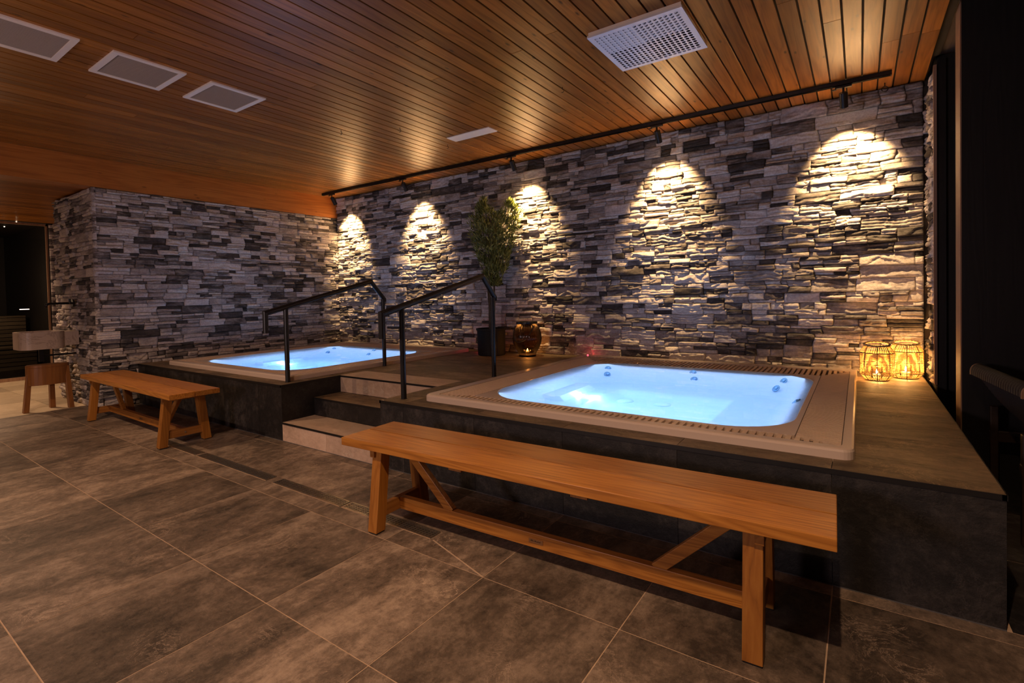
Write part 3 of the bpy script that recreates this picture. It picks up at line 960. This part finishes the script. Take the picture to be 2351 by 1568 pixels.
# ------------------------------------------------------------------ handrails
for x, lab in ((-2.507, 'black tubular handrail left of the stair, beside the left whirlpool'), (-1.092, 'black tubular handrail right of the stair, nearest the right whirlpool')):
    t = thing('handrail', lab, 'handrail', (x, 0.12, H), 0, 'handrails on both sides of the stair')
    P = lambda y, z: (0, y - 0.12, z - H)
    obj('rail', MB().tube([P(-0.065, 0.895), P(-0.065, 1.060), P(1.030, 1.330), P(1.195, 1.150), P(1.195, 1.12)], 0.0215, 14), 'black', t, smooth=False)
    for y, zt_ in ((0.115, 1.092), (1.180 if x < -2 else 1.165, 1.15)):
        obj('post', MB().tube([P(y, H), P(y, zt_)], 0.0195, 14), 'black', t)
        obj('foot_plate', MB().lathe([(0.024, 0), (0.024, 0.003)], 20, P(y, H)), 'black', t)
    mm = MB()
    for a in (0.12, 0.5, 0.88):
        mm.bar(P(-0.04 + a * 1.05, 1.065 + a * 0.258 - 0.024), P(-0.04 + a * 1.05 + 0.05, 1.065 + (a + 0.05) * 0.258 - 0.024), 0.008, 0.006)
    obj('under_rail', MB().bar(P(-0.05, 1.043), P(1.02, 1.307), 0.014, 0.008), 'black', t)

# ------------------------------------------------------------------ benches
def make_bench(label):
    t = thing('wooden_bench', label, 'bench', group='teak trestle benches')
    L, D, zt, th = 1.08, 0.185, 0.45, 0.040
    obj('seat_board', MB().box(-L, L, -D, -0.003, zt - th, zt, 0.9), 'teak', t, bevel=0.0025)
    obj('seat_board', MB().box(-L, L, 0.003, D, zt - th, zt, 0.35), 'teak', t, bevel=0.0025)
    for sx in (-1, 1):
        xc = sx * (L - 0.225)
        for sy in (-1, 1):
            w = 0.030
            b = [(xc - w, sy * 0.165 - 0.030, 0.006), (xc + w, sy * 0.165 - 0.030, 0.006), (xc + w, sy * 0.165 + 0.030, 0.006), (xc - w, sy * 0.165 + 0.030, 0.006)]
            yt = sy * 0.118
            tp = [(xc - w, yt - 0.030, zt - th - 0.002), (xc + w, yt - 0.030, zt - th - 0.002), (xc + w, yt + 0.030, zt - th - 0.002), (xc - w, yt + 0.030, zt - th - 0.002)]
            lg = obj('leg', MB().hexa(b, tp, random.random()), 'teakz', t, bevel=0.002)
            obj('foot_pad', MB().box(xc - w + 0.003, xc + w - 0.003, sy * 0.165 - 0.026, sy * 0.165 + 0.026, 0, 0.006), 'rubber', lg)
            obj('bolt', MB().lathe([(0.007, -0.002), (0.006, 0.003)], 10, (xc, sy * 0.122 - 0.0, zt - th - 0.045)), 'steel', lg)
        xi = xc - sx * 0.050
        obj('upper_crossbar', MB().box(xc - sx * 0.032 - 0.02 * (sx > 0) - 0.0 * 0, xc - sx * 0.032 + 0.02 * (sx < 0), -0.160, 0.160, zt - th - 0.042, zt - th - 0.001, 0.2) if False else MB().box(min(xc + sx * 0.034, xc + sx * 0.006), max(xc + sx * 0.034, xc + sx * 0.006), -0.165, 0.165, zt - th - 0.040, zt - th - 0.001, 0.3), 'teaky', t, bevel=0.002)
        obj('lower_crossbar', MB().box(xc - 0.015, xc + 0.015, -0.130, 0.130, 0.066, 0.128, 0.4), 'teaky', t, bevel=0.002)
        obj('bolt', MB().tube([(xc + sx * 0.014, 0, 0.097), (xc + sx * 0.019, 0, 0.097)], 0.007, 10), 'steel', t)
        br = MB()
        p0, p1 = Vector((sx * (L - 0.58), 0, 0.118)), Vector((sx * (L - 0.27), 0, zt - th - 0.006))
        br.bar(p0, p1, 0.030, 0.044, side=(0, 1, 0), r=0.5)
        obj('brace', br, 'teak', t, bevel=0.002)
    st = obj('stretcher', MB().box(-L + 0.24, L - 0.24, -0.018, 0.018, 0.066, 0.128, 0.8), 'teak', t, bevel=0.002)
    for k, x in enumerate((-0.34, 0.26)):
        obj('batten', MB().box(x - 0.035, x + 0.035, -0.170, 0.170, zt - th - 0.014, zt - th - 0.001, 0.3), 'teaky', t)
    tg = obj('maker_tag', MB().box(-0.035 - 0.02, 0.035 - 0.02, -0.0205, -0.018, 0.088, 0.106), 'plate', st)
    ink = MB()
    xx = -0.045
    for wd, hh in ((0.006, 0.006), (0.004, 0.006), (0.003, 0.003), (0.0, 0), (0.006, 0.006), (0.003, 0.0035), (0.004, 0.003), (0.003, 0.006), (0.004, 0.0035), (0.003, 0.006)):
        if wd:
            ink.box(xx, xx + wd, -0.0212, -0.0206, 0.095, 0.095 + hh)
        xx += wd + 0.0012 if wd else 0.003
    obj('lettering', ink, 'tagink', tg)
    return t

b1 = make_bench('long teak trestle bench in the foreground in front of the right whirlpool')
b1.location = (0.372, -0.468, 0); b1.rotation_euler = (0, 0, math.radians(1.95))
b2 = copy_tree(b1)
tag(b2, 'teak trestle bench at the left, in front of the stone wall and left whirlpool', 'bench')
b2.location = (-3.93, -0.452, 0); b2.rotation_euler = (0, 0, math.radians(-0.8))

# ------------------------------------------------------------------ track lighting
tr = thing('track_rail', 'long black lighting track running under the board ceiling along the stone wall', 'lighting track', (-1.73, 2.385, ZC))
rm = MB()
Lr = (1.72 + 5.17) / 2
rm.box(-Lr, Lr, -0.018, -0.012, -0.036, -0.003); rm.box(-Lr, Lr, 0.012, 0.018, -0.036, -0.003)
rm.box(-Lr, Lr, -0.012, 0.012, -0.012, -0.003)
rm.box(-Lr, Lr, -0.018, -0.007, -0.036, -0.033); rm.box(-Lr, Lr, 0.007, 0.018, -0.036, -0.033)
obj('rail', rm, 'black', tr)
for sx in (-1, 1):
    obj('end_cap', MB().box(sx * Lr - 0.004, sx * Lr + 0.004, -0.019, 0.019, -0.037, -0.002), 'black', tr)
x = -Lr + 0.5
while x < Lr:
    obj('mount', MB().box(x, x + 0.05, -0.016, 0.016, -0.003, 0.0), 'black', tr); x += 1.0
slab = ['black track spotlight nearest the wooden beam in the corner', 'second black track spotlight from the corner, left of the olive tree',
        'middle black track spotlight, above and right of the olive tree', 'black track spotlight above the right whirlpool, second from the right end', 'rightmost black track spotlight, nearest the right end of the track']
for i, (x, dx) in enumerate(SPOTS):
    sp = thing('track_spotlight', slab[i], 'spotlight', (x, 2.385, ZC - 0.037), 0, 'spotlights on the ceiling track')
    obj('adapter', MB().box(-0.055, 0.055, -0.014, 0.014, -0.018, 0.0).box(-0.075, -0.045, -0.010, 0.010, -0.026, -0.018), 'black', sp, bevel=0.002)
    a = Vector((0.0, 0.012, -0.060))
    obj('yoke', MB().tube([(0, 0, -0.016), (0, 0, -0.058)], 0.008, 10).box(-0.006, 0.006, -0.016, 0.016, -0.070, -0.050), 'black', sp)
    d = Vector((dx * 1.2, 0.55, -0.82)).normalized()
    q0 = Vector((0, 0.002, -0.052)) ; q1 = q0 + d * 0.115
    hd = MB()
    hd.tube([q0, q0 + d * 0.004, q1], [0.026, 0.028, 0.028], 20)
    obj('head', hd, 'black', sp)
    obj('lens', MB().tube([q1 + d * 0.0005, q1 + d * 0.0015], 0.020, 20), 'lens', sp)

# ------------------------------------------------------------------ ceiling fittings
vl = ['white framed ceiling vent at the upper left edge, cut by the picture edge', 'white framed ceiling vent between the two others', 'white framed ceiling vent farthest from the left edge']
for i, (y0, y1) in enumerate(((-1.66, -1.25), (-1.085, -0.665), (-0.505, -0.095))):
    x0, x1 = -2.80, -2.34
    v_ = thing('ceiling_vent', vl[i], 'vent', ((x0 + x1) / 2, (y0 + y1) / 2, ZC), 0, 'white vents in the board ceiling')
    hx, hy = (x1 - x0) / 2, (y1 - y0) / 2
    fr = MB(); b_ = 0.035
    fr.box(-hx, hx, -hy, -hy + b_, -0.012, 0.0); fr.box(-hx, hx, hy - b_, hy, -0.012, 0.0)
    fr.box(-hx, -hx + b_, -hy + b_, hy - b_, -0.012, 0.0); fr.box(hx - b_, hx, -hy + b_, hy - b_, -0.012, 0.0)
    obj('frame', fr, 'whitemetal', v_, bevel=0.001)
    gm = MB()
    x = -hx + b_ + 0.008
    while x < hx - b_:
        gm.box(x - 0.0011, x + 0.0011, -hy + b_, hy - b_, -0.009, -0.001); x += 0.0115
    y = -hy + b_ + 0.008
    while y < hy - b_:
        gm.box(-hx + b_, hx - b_, y - 0.0009, y + 0.0009, -0.007, -0.001); y += 0.0115
    obj('grille', gm, 'ventgrille', v_)
    obj('backing', MB().box(-hx + 0.02, hx - 0.02, -hy + 0.02, hy - 0.02, -0.0009, 0.0), 'ventback', v_)

# perforated swirl diffuser
df = thing('swirl_diffuser', 'square white perforated air diffuser on the ceiling near the upper edge', 'air diffuser', (0.432, 0.826, ZC), 0)
hx = 0.287
obj('body', MB().box(-hx + 0.006, hx - 0.006, -hx + 0.006, hx - 0.006, -0.022, 0.0), 'whitemetal', df)
N = 17
cell = 2 * (hx - 0.028) / N
pl = MB(); holes = MB(); louv = MB()
pl.box(-hx, hx, -hx, -hx + 0.028, -0.034, -0.022); pl.box(-hx, hx, hx - 0.028, hx, -0.034, -0.022)
pl.box(-hx, -hx + 0.028, -hx + 0.028, hx - 0.028, -0.034, -0.022); pl.box(hx - 0.028, hx, -hx + 0.028, hx - 0.028, -0.034, -0.022)
# face plate with square cells holed by octagons; a tilted scoop sits in each hole
a0 = -hx + 0.028
for i in range(N):
    for j in range(N):
        cx, cy = a0 + (i + 0.5) * cell, a0 + (j + 0.5) * cell
        h2 = cell / 2; rr = cell * 0.40
        an = [math.radians(22.5 + 45 * k) for k in range(8)]
        oc = [(cx + rr * math.cos(q), cy + rr * math.sin(q)) for q in an]
        sq = [(cx + h2, cy + h2 * 0.414), (cx + h2 * 0.414, cy + h2), (cx - h2 * 0.414, cy + h2), (cx - h2, cy + h2 * 0.414), (cx - h2, cy - h2 * 0.414), (cx - h2 * 0.414, cy - h2), (cx + h2 * 0.414, cy - h2), (cx + h2, cy - h2 * 0.414)]
        vs = [(p[0], p[1], -0.034) for p in oc] + [(p[0], p[1], -0.034) for p in sq] + [(cx + h2, cy + h2, -0.034), (cx - h2, cy + h2, -0.034), (cx - h2, cy - h2, -0.034), (cx + h2, cy - h2, -0.034)]
        fs = [(k, (k + 1) % 8, 8 + (k + 1) % 8, 8 + k) for k in range(8)] + [(8, 16, 9), (10, 17, 11), (12, 18, 13), (14, 19, 15)]
        pl.add(vs, fs)
        # scoop: bowl tilted, direction turns around the centre in quadrants
        if cx >= 0 and cy >= 0: dd = (0, 1)
        elif cx < 0 and cy >= 0: dd = (-1, 0)
        elif cx < 0: dd = (0, -1)
        else: dd = (1, 0)
        sv = [(p[0], p[1], -0.034 + 0.5 * cell * 0.5 * (1 + ((p[0] - cx) * dd[0] + (p[1] - cy) * dd[1]) / rr)) for p in oc]
        louv.add(sv, [tuple(range(8))])
obj('face_plate', pl, 'perfwhite', df, recalc=False)
obj('scoops', louv, 'perfwhite', df, recalc=False)
obj('cavity', MB().box(-hx + 0.02, hx - 0.02, -hx + 0.02, hx - 0.02, -0.0225, -0.0221), 'hole', df)

cp = obj('ceiling_panel', MB().box(-1.90, -1.367, 1.53, 1.675, ZC - 0.010, ZC - 0.0005), 'whitemetal', bevel=0.002)
tag(cp, 'narrow blank white panel on the board ceiling between vents and track', 'panel')
hk = thing('ring_hook', 'dark ring hook screwed into the ceiling past the right end of the track', 'hook', (1.686, 2.64, ZC))
obj('shank', MB().tube([(0, 0, 0), (0, 0, -0.028)], 0.004, 8), 'black', hk)
obj('ring', MB().tube([(0.020 * math.cos(a), 0, -0.048 + 0.020 * math.sin(a)) for a in [2 * math.pi * k / 20 for k in range(20)]], 0.0035, 8, closed=True), 'black', hk)
hl = ['small open ceiling hook farthest left', 'small open ceiling hook second from the left', 'small open ceiling hook left of the perforated diffuser', 'small open ceiling hook just before the white ceiling panel']
for i, (x, y) in enumerate(((-2.529, 0.745), (-2.04, 1.036), (-0.367, 1.158), (-2.051, 1.715))):
    c = MB().tube([(0, 0, 0), (0, 0, -0.018)] + [(0.012 * math.sin(a) , 0, -0.030 + 0.012 * math.cos(a)) for a in [math.radians(20 + 25 * k) for k in range(9)]], 0.0022, 6)
    ho = obj('cup_hook', c, 'black'); ho.location = (x, y, ZC)
    tag(ho, hl[i], 'hook', 'small hooks in the ceiling boards')

# ------------------------------------------------------------------ olive tree
ot = thing('potted_olive_tree', 'slim artificial olive tree in a black pot against the stone wall', 'potted tree', (-2.07, 2.43, H))
obj('pot', MB().lathe([(0.155, 0.0), (0.162, 0.01), (0.168, 0.29), (0.178, 0.293), (0.178, 0.315), (0.160, 0.315), (0.156, 0.27)], 40), 'blackmatte', ot, smooth=False)
obj('soil', MB().lathe([(0.157, 0.255), (0.157, 0.27), (0.05, 0.28)], 24), 'soil', ot)
R = random.Random(5)
stems = MB()
tips = []
def branch(p, d, L, r, depth):
    pts = [p]; q = Vector(p); dd = Vector(d).normalized()
    n = 6
    for k in range(n):
        dd = (dd + Vector((R.uniform(-.12, .12), R.uniform(-.12, .12), 0.08))).normalized()
        q = q + dd * (L / n); pts.append(q.copy())
    stems.tube(pts, [r * (1 - 0.75 * k / n) for k in range(n + 1)], 7)
    if depth > 0:
        for k in range(2, n + 1):
            for _ in range(2):
                a = R.uniform(0, 2 * math.pi)
                branch(pts[k], (math.cos(a) * 0.55, math.sin(a) * 0.55, 0.9), L * R.uniform(0.35, 0.5), r * 0.35, depth - 1)
    tips.append(pts)
for (dx, dy, tx) in ((-0.02, 0.0, -0.10), (0.02, 0.01, 0.16), (0.0, -0.02, 0.03)):
    q = Vector((dx, dy, 0.27)); top = Vector((dx + tx * 0.2, dy, 0.86))
    stems.tube([q, q.lerp(top, 0.5) + Vector((0.012, 0, 0)), top], [0.013, 0.011, 0.010], 8)
    branch(top, (tx, dy, 1.0), 0.50, 0.009, 2)
lv = MB()
def env(z):     # half width, centre offset of the crown at local height z
    tab = [(0.80, 0.06, 0.0), (0.95, 0.14, 0.02), (1.15, 0.21, 0.02), (1.40, 0.31, 0.02), (1.58, 0.33, 0.02), (1.70, 0.27, 0.02), (1.86, 0.10, 0.0)]
    for (a, b) in zip(tab, tab[1:]):
        if a[0] <= z <= b[0]:
            f = (z - a[0]) / (b[0] - a[0]); return a[1] * (1 - f) + b[1] * f
    return 0.0
cnt = 0; tries = 0
while cnt < 7600 and tries < 90000:
    tries += 1
    z = R.uniform(0.80, 1.86)
    # two upper lobes
    if z > 1.55:
        lob = R.choice((-1, 1)); lx = -0.13 if lob < 0 else 0.235
        hw = max(0.02, 0.155 * (1 - max(0, (z - 1.62)) / (0.26 if lob < 0 else 0.18)))
        if (lob > 0 and z > 1.78): continue
        x = lx + R.uniform(-1, 1) * hw; y = R.uniform(-1, 1) * hw * 0.8 + 0.08
    else:
        hw = env(z); a = R.uniform(0, 2 * math.pi); rr = hw * math.sqrt(R.random())
        x = rr * math.cos(a) + 0.03; y = rr * math.sin(a) * 0.72 + 0.04
    # clumping
    if math.sin(x * 23 + z * 9) * math.sin(y * 21 - z * 13) + math.sin(z * 31 + x * 17) * 0.6 < -0.10 and R.random() < 0.85: continue
    if y > 0.27: continue
    p = Vector((x, y, z))
    d = Vector((x * 1.6 + R.uniform(-.7, .7), y * 1.6 + R.uniform(-.7, .7), R.uniform(0.1, 1.6))).normalized()
    sd = d.cross(Vector((R.uniform(-1, 1), R.uniform(-1, 1), R.uniform(-1, 1)))).normalized()
    nn = d.cross(sd)
    L = R.uniform(0.040, 0.075); w = R.uniform(0.0045, 0.008)
    lv.add([p, p + d * L * 0.45 + sd * w + nn * 0.002, p + d * L, p + d * L * 0.45 - sd * w + nn * 0.002], [(0, 1, 2), (0, 2, 3)], R.random())
    cnt += 1
obj('trunk', stems, 'bark', ot, smooth=True)
obj('foliage', lv, 'leaf', ot, recalc=False)

# ------------------------------------------------------------------ lanterns and candles
gl = thing('glass_lantern', 'dark amber ribbed glass lantern with handle, right of the olive tree', 'lantern', (-1.61, 2.50, H))
prof = [(0.098, 0.0), (0.100, 0.03), (0.128, 0.09), (0.152, 0.15), (0.160, 0.20), (0.154, 0.26), (0.135, 0.32), (0.118, 0.355), (0.114, 0.385)]
obj('glass', MB().lathe(prof, 96, (0, 0, 0), mod=lambda a, z: 1 + 0.045 * math.cos(a * 32) * (1 if 0.03 < z < 0.34 else 0), cap=False), 'amber', gl, smooth=True)
obj('base', MB().lathe([(0.097, 0), (0.097, 0.022)], 40), 'leather', gl)
obj('collar', MB().lathe([(0.121, 0.372), (0.121, 0.392), (0.113, 0.392), (0.113, 0.372)], 40, cap=False), 'black', gl)
hp = []
for k in range(17):
    a = math.pi * k / 16
    hp.append((0.124 * math.cos(a), -0.055 - 0.125 * math.sin(a), 0.345 - 0.17 * math.sin(a)))
obj('handle', MB().tube(hp, 0.006, 8), 'leather', gl, smooth=True)

def candle(x, y, z, label, deep, e, sc=1.0):
    c = thing('tealight_candle', label, 'candle', (x, y, z), 0, 'lit candles inside the lanterns')
    obj('wax', MB().lathe([(0.021 * sc, 0), (0.022 * sc, 0.030 * sc), (0.004 * sc, 0.029 * sc)], 20), 'wax', c)
    obj('wick', MB().tube([(0, 0, 0.028 * sc), (0, 0, 0.036 * sc)], 0.001, 6), 'rubber', c)
    obj('flame', MB().lathe([(0.0015 * sc, 0.034 * sc), (0.0055 * sc, 0.042 * sc), (0.005 * sc, 0.050 * sc), (0.001 * sc, 0.064 * sc)], 10), 'flame_deep' if deep else 'flame', c, smooth=True)
    light('candle_glow', 'POINT', (x, y, z + 0.085 * sc), e, (1.0, 0.50, 0.14), size=0.012)
candle(-1.61, 2.50, H + 0.023, 'lit candle inside the amber glass lantern', True, 0.8)

def wicker_lantern(x, y, label):
    w = thing('wicker_lantern', label, 'lantern', (x, y, H), 0, 'wicker lanterns at the right end of the platform')
    n = 12
    def pt(a, r, z): return (r * math.cos(a), r * math.sin(a), z)
    prof_ = [(0.076, 0.006), (0.106, 0.044), (0.108, 0.210), (0.080, 0.258)]
    fr = MB()
    for k in range(8):
        a = 2 * math.pi * k / 8
        fr.tube([pt(a, r, z) for r, z in prof_], 0.0024, 6)
    for r, z in prof_ + [(0.107, 0.125)]:
        fr.tube([pt(2 * math.pi * j / 24, r, z) for j in range(24)], 0.0024, 6, closed=True)
    obj('frame', fr, 'wire', w)
    wv = MB()
    z = 0.050; k = 0
    while z < 0.207:
        ph = k * 0.4
        wv.tube([pt(2 * math.pi * j / 32, 0.107 + 0.0018 * math.cos(16 * math.pi * j / 32 * 1.0 + (k % 2) * math.pi), z + 0.0008 * math.sin(j * 2.1 + ph)) for j in range(32)], 0.0021, 5, closed=True)
        z += 0.0058; k += 1
    obj('woven_band', wv, 'wicker', w)
    rb = MB()
    rb2 = MB()
    for k in range(44):
        a = 2 * math.pi * k / 44; a2 = a + 0.06
        rb2.tube([pt(a, 0.106, 0.044), pt(a2, 0.076, 0.006)], 0.0017, 5)
        rb.tube([pt(a, 0.108, 0.212), pt(a2, 0.080, 0.258)], 0.0019, 5)
    obj('upper_spokes', rb, 'wicker', w); obj('lower_spokes', rb2, 'wicker', w)
    obj('base_disc', MB().lathe([(0.074, 0.0), (0.074, 0.006)], 24), 'wire', w)
    hd = MB()
    for s in (0, math.pi):
        pts = []
        for j in range(40):
            a = 2 * math.pi * j / 39
            pts.append((0.078 * math.cos(a) + 0.0, 0.078 * math.sin(a) * 0.9 - 0.01, 0.272 + 0.012 * math.sin(a * 1.0) + 0.004 * math.sin(j * 1.6 + s)))
        pts2 = [(p[0] * (1 + 0.05 * math.cos(j * 1.6 + s)), p[1] * (1 + 0.05 * math.cos(j * 1.6 + s)), p[2]) for j, p in enumerate(pts)]
        hd.tube(pts2, 0.0055, 7)
    obj('rope_handle', hd, 'rope', w, smooth=True)
    obj('candle_glass', MB().lathe([(0.034, 0.007), (0.038, 0.10)], 24, cap=False), 'tealight', w, smooth=True)
wicker_lantern(1.62, 2.385, 'left wicker candle lantern with rope handle, nearer the whirlpool corner')
wicker_lantern(1.805, 2.575, 'right wicker candle lantern with rope handle, tucked into the stone corner')
candle(1.62, 2.385, H + 0.008, 'lit candle inside the left wicker lantern', False, 2.6, 1.15)
candle(1.805, 2.575, H + 0.008, 'lit candle inside the right wicker lantern', False, 3.8, 1.3)

# ------------------------------------------------------------------ wash basin, spout, stool
wb = thing('wash_basin', 'veined stone wash basin on a black bracket at the end of the stone wall', 'wash basin', (-6.08, -0.64, 0.0))
o_ = rrect(-0.24, 0.20, -0.24, 0.14, 0.10, 8)
o2 = rrect(-0.21, 0.17, -0.21, 0.11, 0.08, 8)
m = MB().loft([ring_z(o_, 0.675), ring_z(o_, 0.866), ring_z(o2, 0.866), ring_z(rrect(-0.16, 0.12, -0.16, 0.06, 0.06, 8), 0.72)], cap0=True, cap1=True)
obj('bowl', m, 'marble', wb)
obj('back_block', MB().box(-0.20, 0.14, 0.12, 0.262, 0.70, 0.855), 'marble', wb)
obj('post', MB().box(0.02, 0.06, -0.07, -0.03, 0.53, 0.675), 'blackmatte', wb)
obj('towel_bar', MB().box(0.03, 0.05, -0.05, 0.262, 0.585, 0.605), 'blackmatte', wb)
sp = thing('wall_spout', 'black wall mounted spout above the wash basin', 'tap', (-6.05, -0.40, 1.18))
obj('spout', MB().tube([(0, 0.02, 0), (0, -0.20, -0.004), (0, -0.225, -0.014), (0, -0.232, -0.05)], 0.013, 12), 'black', sp, smooth=True)
obj('wall_plate', MB().tube([(0, 0.012, 0), (0, -0.002, 0)], 0.045, 20), 'black', sp)
obj('lever', MB().tube([(0.06, 0.01, 0.0), (0.06, -0.035, 0.0), (0.06, -0.035, 0.05)], 0.010, 10), 'black', sp)

stl = thing('wooden_stool', 'low brown wooden stool with a deep curved apron below the wash basin', 'stool', (-5.95, -0.66, 0.0))
arc = [(0.11 * math.cos(a) - 0.0, 0.185 * math.sin(a)) for a in [math.radians(-90 + 180 * k / 16) for k in range(17)]]
seatp = arc + [(-0.10, 0.15), (-0.10, -0.15)]
obj('seat', MB().prism(seatp, 0.475, 0.505), 'stoolwood', stl, bevel=0.003)
ap = MB()
inn = [(x - 0.022 if x > 0 else x, y * 0.93) for x, y in arc]
n = len(arc)
for k in range(n - 1):
    ap.hexa([(*arc[k], 0.285), (*arc[k + 1], 0.285), (*inn[k + 1], 0.285), (*inn[k], 0.285)], [(*arc[k], 0.475), (*arc[k + 1], 0.475), (*inn[k + 1], 0.475), (*inn[k], 0.475)])
obj('apron', ap, 'stoolwood', stl)
for (fx_, fy_, tx_, ty_) in ((0.03, -0.20, 0.0, -0.150), (0.10, 0.165, 0.03, 0.150), (-0.10, 0.05, -0.06, 0.04)):
    b = [(fx_ - 0.03, fy_ - 0.024, 0.0), (fx_ + 0.03, fy_ - 0.024, 0.0), (fx_ + 0.03, fy_ + 0.024, 0.0), (fx_ - 0.03, fy_ + 0.024, 0.0)]
    tp = [(tx_ - 0.03, ty_ - 0.020, 0.475), (tx_ + 0.03, ty_ - 0.020, 0.475), (tx_ + 0.03, ty_ + 0.020, 0.475), (tx_ - 0.03, ty_ + 0.020, 0.475)]
    obj('leg', MB().hexa(b, tp), 'stoolwood', stl, bevel=0.003)

# ------------------------------------------------------------------ glazed sauna front
wn = MB().box(-9.21, -9.20, -6.1, 0.10, 0.05, 2.42)
w1 = struct('window_1', wn, 'glass')
wf = MB().box(-9.23, -9.18, -6.1, 0.12, 2.42, 2.45).box(-9.23, -9.18, 0.10, 0.125, 0.0, 2.45).box(-9.23, -9.18, -6.1, 0.12, 0.0, 0.05)
obj('window_frame', wf, 'edgewood', w1)
for i, (x, z0, z1, lab) in enumerate(((-9.75, 0.12, 0.45, 'low dark slatted sauna bench behind the glass'), (-10.35, 0.50, 0.95, 'upper dark slatted sauna bench behind the glass'))):
    sb = thing('sauna_bench', lab, 'sauna bench', (x, -2.5, 0), 0)
    sm = MB()
    z = z0
    while z < z1:
        sm.box(0.0, 0.02, -3.4, 2.55, z, z + 0.055, random.random()); z += 0.066
    obj('front_slats', sm, 'slats', sb)
    st = MB()
    for k in range(5):
        st.box(-0.12 * k - 0.09, -0.12 * k + 0.018, -3.4, 2.55, z1 + 0.01, z1 + 0.035, random.random())
    obj('seat_slats', st, 'slats', sb)
    lgm = [obj('leg', MB().box(-0.10, -0.04, y, y + 0.06, 0.0, z1 + 0.01), 'slats', sb) for y in (-3.3, -1.2, 0.9, 2.4)]
for i, (x, y, lab) in enumerate(((-10.04, -0.216, 'small warm star light in the dark sauna ceiling, lower left of two'), (-9.306, -0.211, 'small warm star light in the dark sauna, upper right of two'))):
    s = obj('star_light', MB().lathe([(0.007, -0.008), (0.007, 0.0)], 10, (x, y, ZB + 0.0195)), 'star')
    tag(s, lab, 'small light', 'star lights behind the glass')
s = obj('glass_reflection_bar', MB().box(-9.2, -9.188, -0.24, -0.13, 1.095, 1.107), 'strip')  # reflection on the glass, built as a faintly glowing bar
tag(s, 'short thin pale reflection on the dark sauna glass, made as a glowing bar', 'handle')

# ------------------------------------------------------------------ rope armchair at the right edge
ch = thing('rope_chair', 'charcoal rope woven chair with wooden frame ends at the right picture edge', 'chair', (2.30, 1.05, 0.0))
P = lambda x, y, z: (x - 2.30, y - 1.05, z)
A0, A1 = Vector((2.055, 1.42, 0.735)), Vector((2.150, 0.86, 0.715))
B0, B1 = Vector((2.36, 1.34, 0.34)), Vector((2.40, 0.92, 0.33))
rail = MB()
def arch(c, d, w, h, n=12):
    pts = []
    sd = Vector((1, 0.15, 0)).normalized()
    for k in range(n + 1):
        a = math.pi * k / n
        pts.append(c + sd * math.cos(a) * w + Vector((0, 0, 1)) * (math.sin(a) * h - h))
    pts += [c - sd * w + Vector((0, 0, -h - 0.02)), c + sd * w + Vector((0, 0, -h - 0.02))]
    return pts
off = Vector((-2.30, -1.05, 0))
dirr = (A1 - A0).normalized()
ringsn = 46
rg = []
for k in range(ringsn + 1):
    f = k / ringsn
    c = A0.lerp(A1, f) + off
    w = 0.036 + (0.0016 if k % 2 else 0)
    rg.append([tuple(p) for p in arch(c, dirr, w, 0.040 + (0.0016 if k % 2 else 0))])
rail.loft(rg, cap0=True, cap1=True)
obj('top_rail', rail, 'weave', ch)
cp_ = MB()
cp_.loft([[tuple(p) for p in arch(A1 + off + dirr * 0.001, dirr, 0.040, 0.044)], [tuple(p) for p in arch(A1 + off + dirr * 0.012, dirr, 0.040, 0.044)]], cap0=True, cap1=True)
obj('rail_cap', cp_, 'edgewood', ch)
cp_ = MB()
cp_.loft([[tuple(p) for p in arch(A0 + off - dirr * 0.008, dirr, 0.038, 0.042)], [tuple(p) for p in arch(A0 + off - dirr * 0.001, dirr, 0.038, 0.042)]], cap0=True, cap1=True)
obj('rail_cap', cp_, 'edgewood', ch)
wv = MB()
rows, cols = 46, 34
A0b, A1b = A0 + Vector((0.0, -0.01, -0.045)), A1 + Vector((0.0, 0.01, -0.045))
for side in (0, 1):
    vs = []
    for i in range(rows + 1):
        for j in range(cols + 1):
            f, g_ = i / rows, j / cols
            p = A0b.lerp(A1b, g_) * (1 - f) + B0.lerp(B1, g_) * f
            bow = math.sin(math.pi * f) * 0.03
            nrm = Vector((-0.8, 0, -0.55))
            h_ = 0.0028 * (1 if (i + j) % 2 else -1)
            p = p + nrm * (bow + h_ + (0.014 if side == 0 else -0.006)) + off
            vs.append(tuple(p))
    W_ = cols + 1
    wv.add(vs, [(i * W_ + j, i * W_ + j + 1, (i + 1) * W_ + j + 1, (i + 1) * W_ + j) for i in range(rows) for j in range(cols)])
obj('woven_back', wv, 'weave', ch, recalc=False)
obj('seat_frame', MB().bar(P(2.10, 0.80, 0.335), P(2.80, 0.84, 0.36), 0.03, 0.06), 'shadedteak', ch, bevel=0.004)
obj('seat_frame', MB().bar(P(2.10, 1.46, 0.335), P(2.80, 1.44, 0.36), 0.03, 0.06), 'shadedteak', ch, bevel=0.004)
obj('seat', MB().box(-0.10, 0.50, -0.22, 0.38, 0.335, 0.365), 'weave', ch)
for (x, y) in ((2.12, 0.80), (2.12, 1.46), (2.78, 0.80), (2.78, 1.46)):
    obj('leg', MB().bar(P(x, y, 0.0), P(x, y, 0.40 if x > 2.5 else 0.50), 0.034, 0.034), 'shadedteak', ch, bevel=0.004)
obj('stretcher', MB().bar(P(2.13, 0.80, 0.14), P(2.78, 0.80, 0.16), 0.022, 0.03), 'shadedteak', ch)
for yy, T in ((1.41, A0), (0.89, A1)):
    obj('back_post', MB().tube([P(2.36, yy, 0.33), P(T.x + 0.02, yy, T.z - 0.03)], 0.014, 10), 'blackmatte', ch)
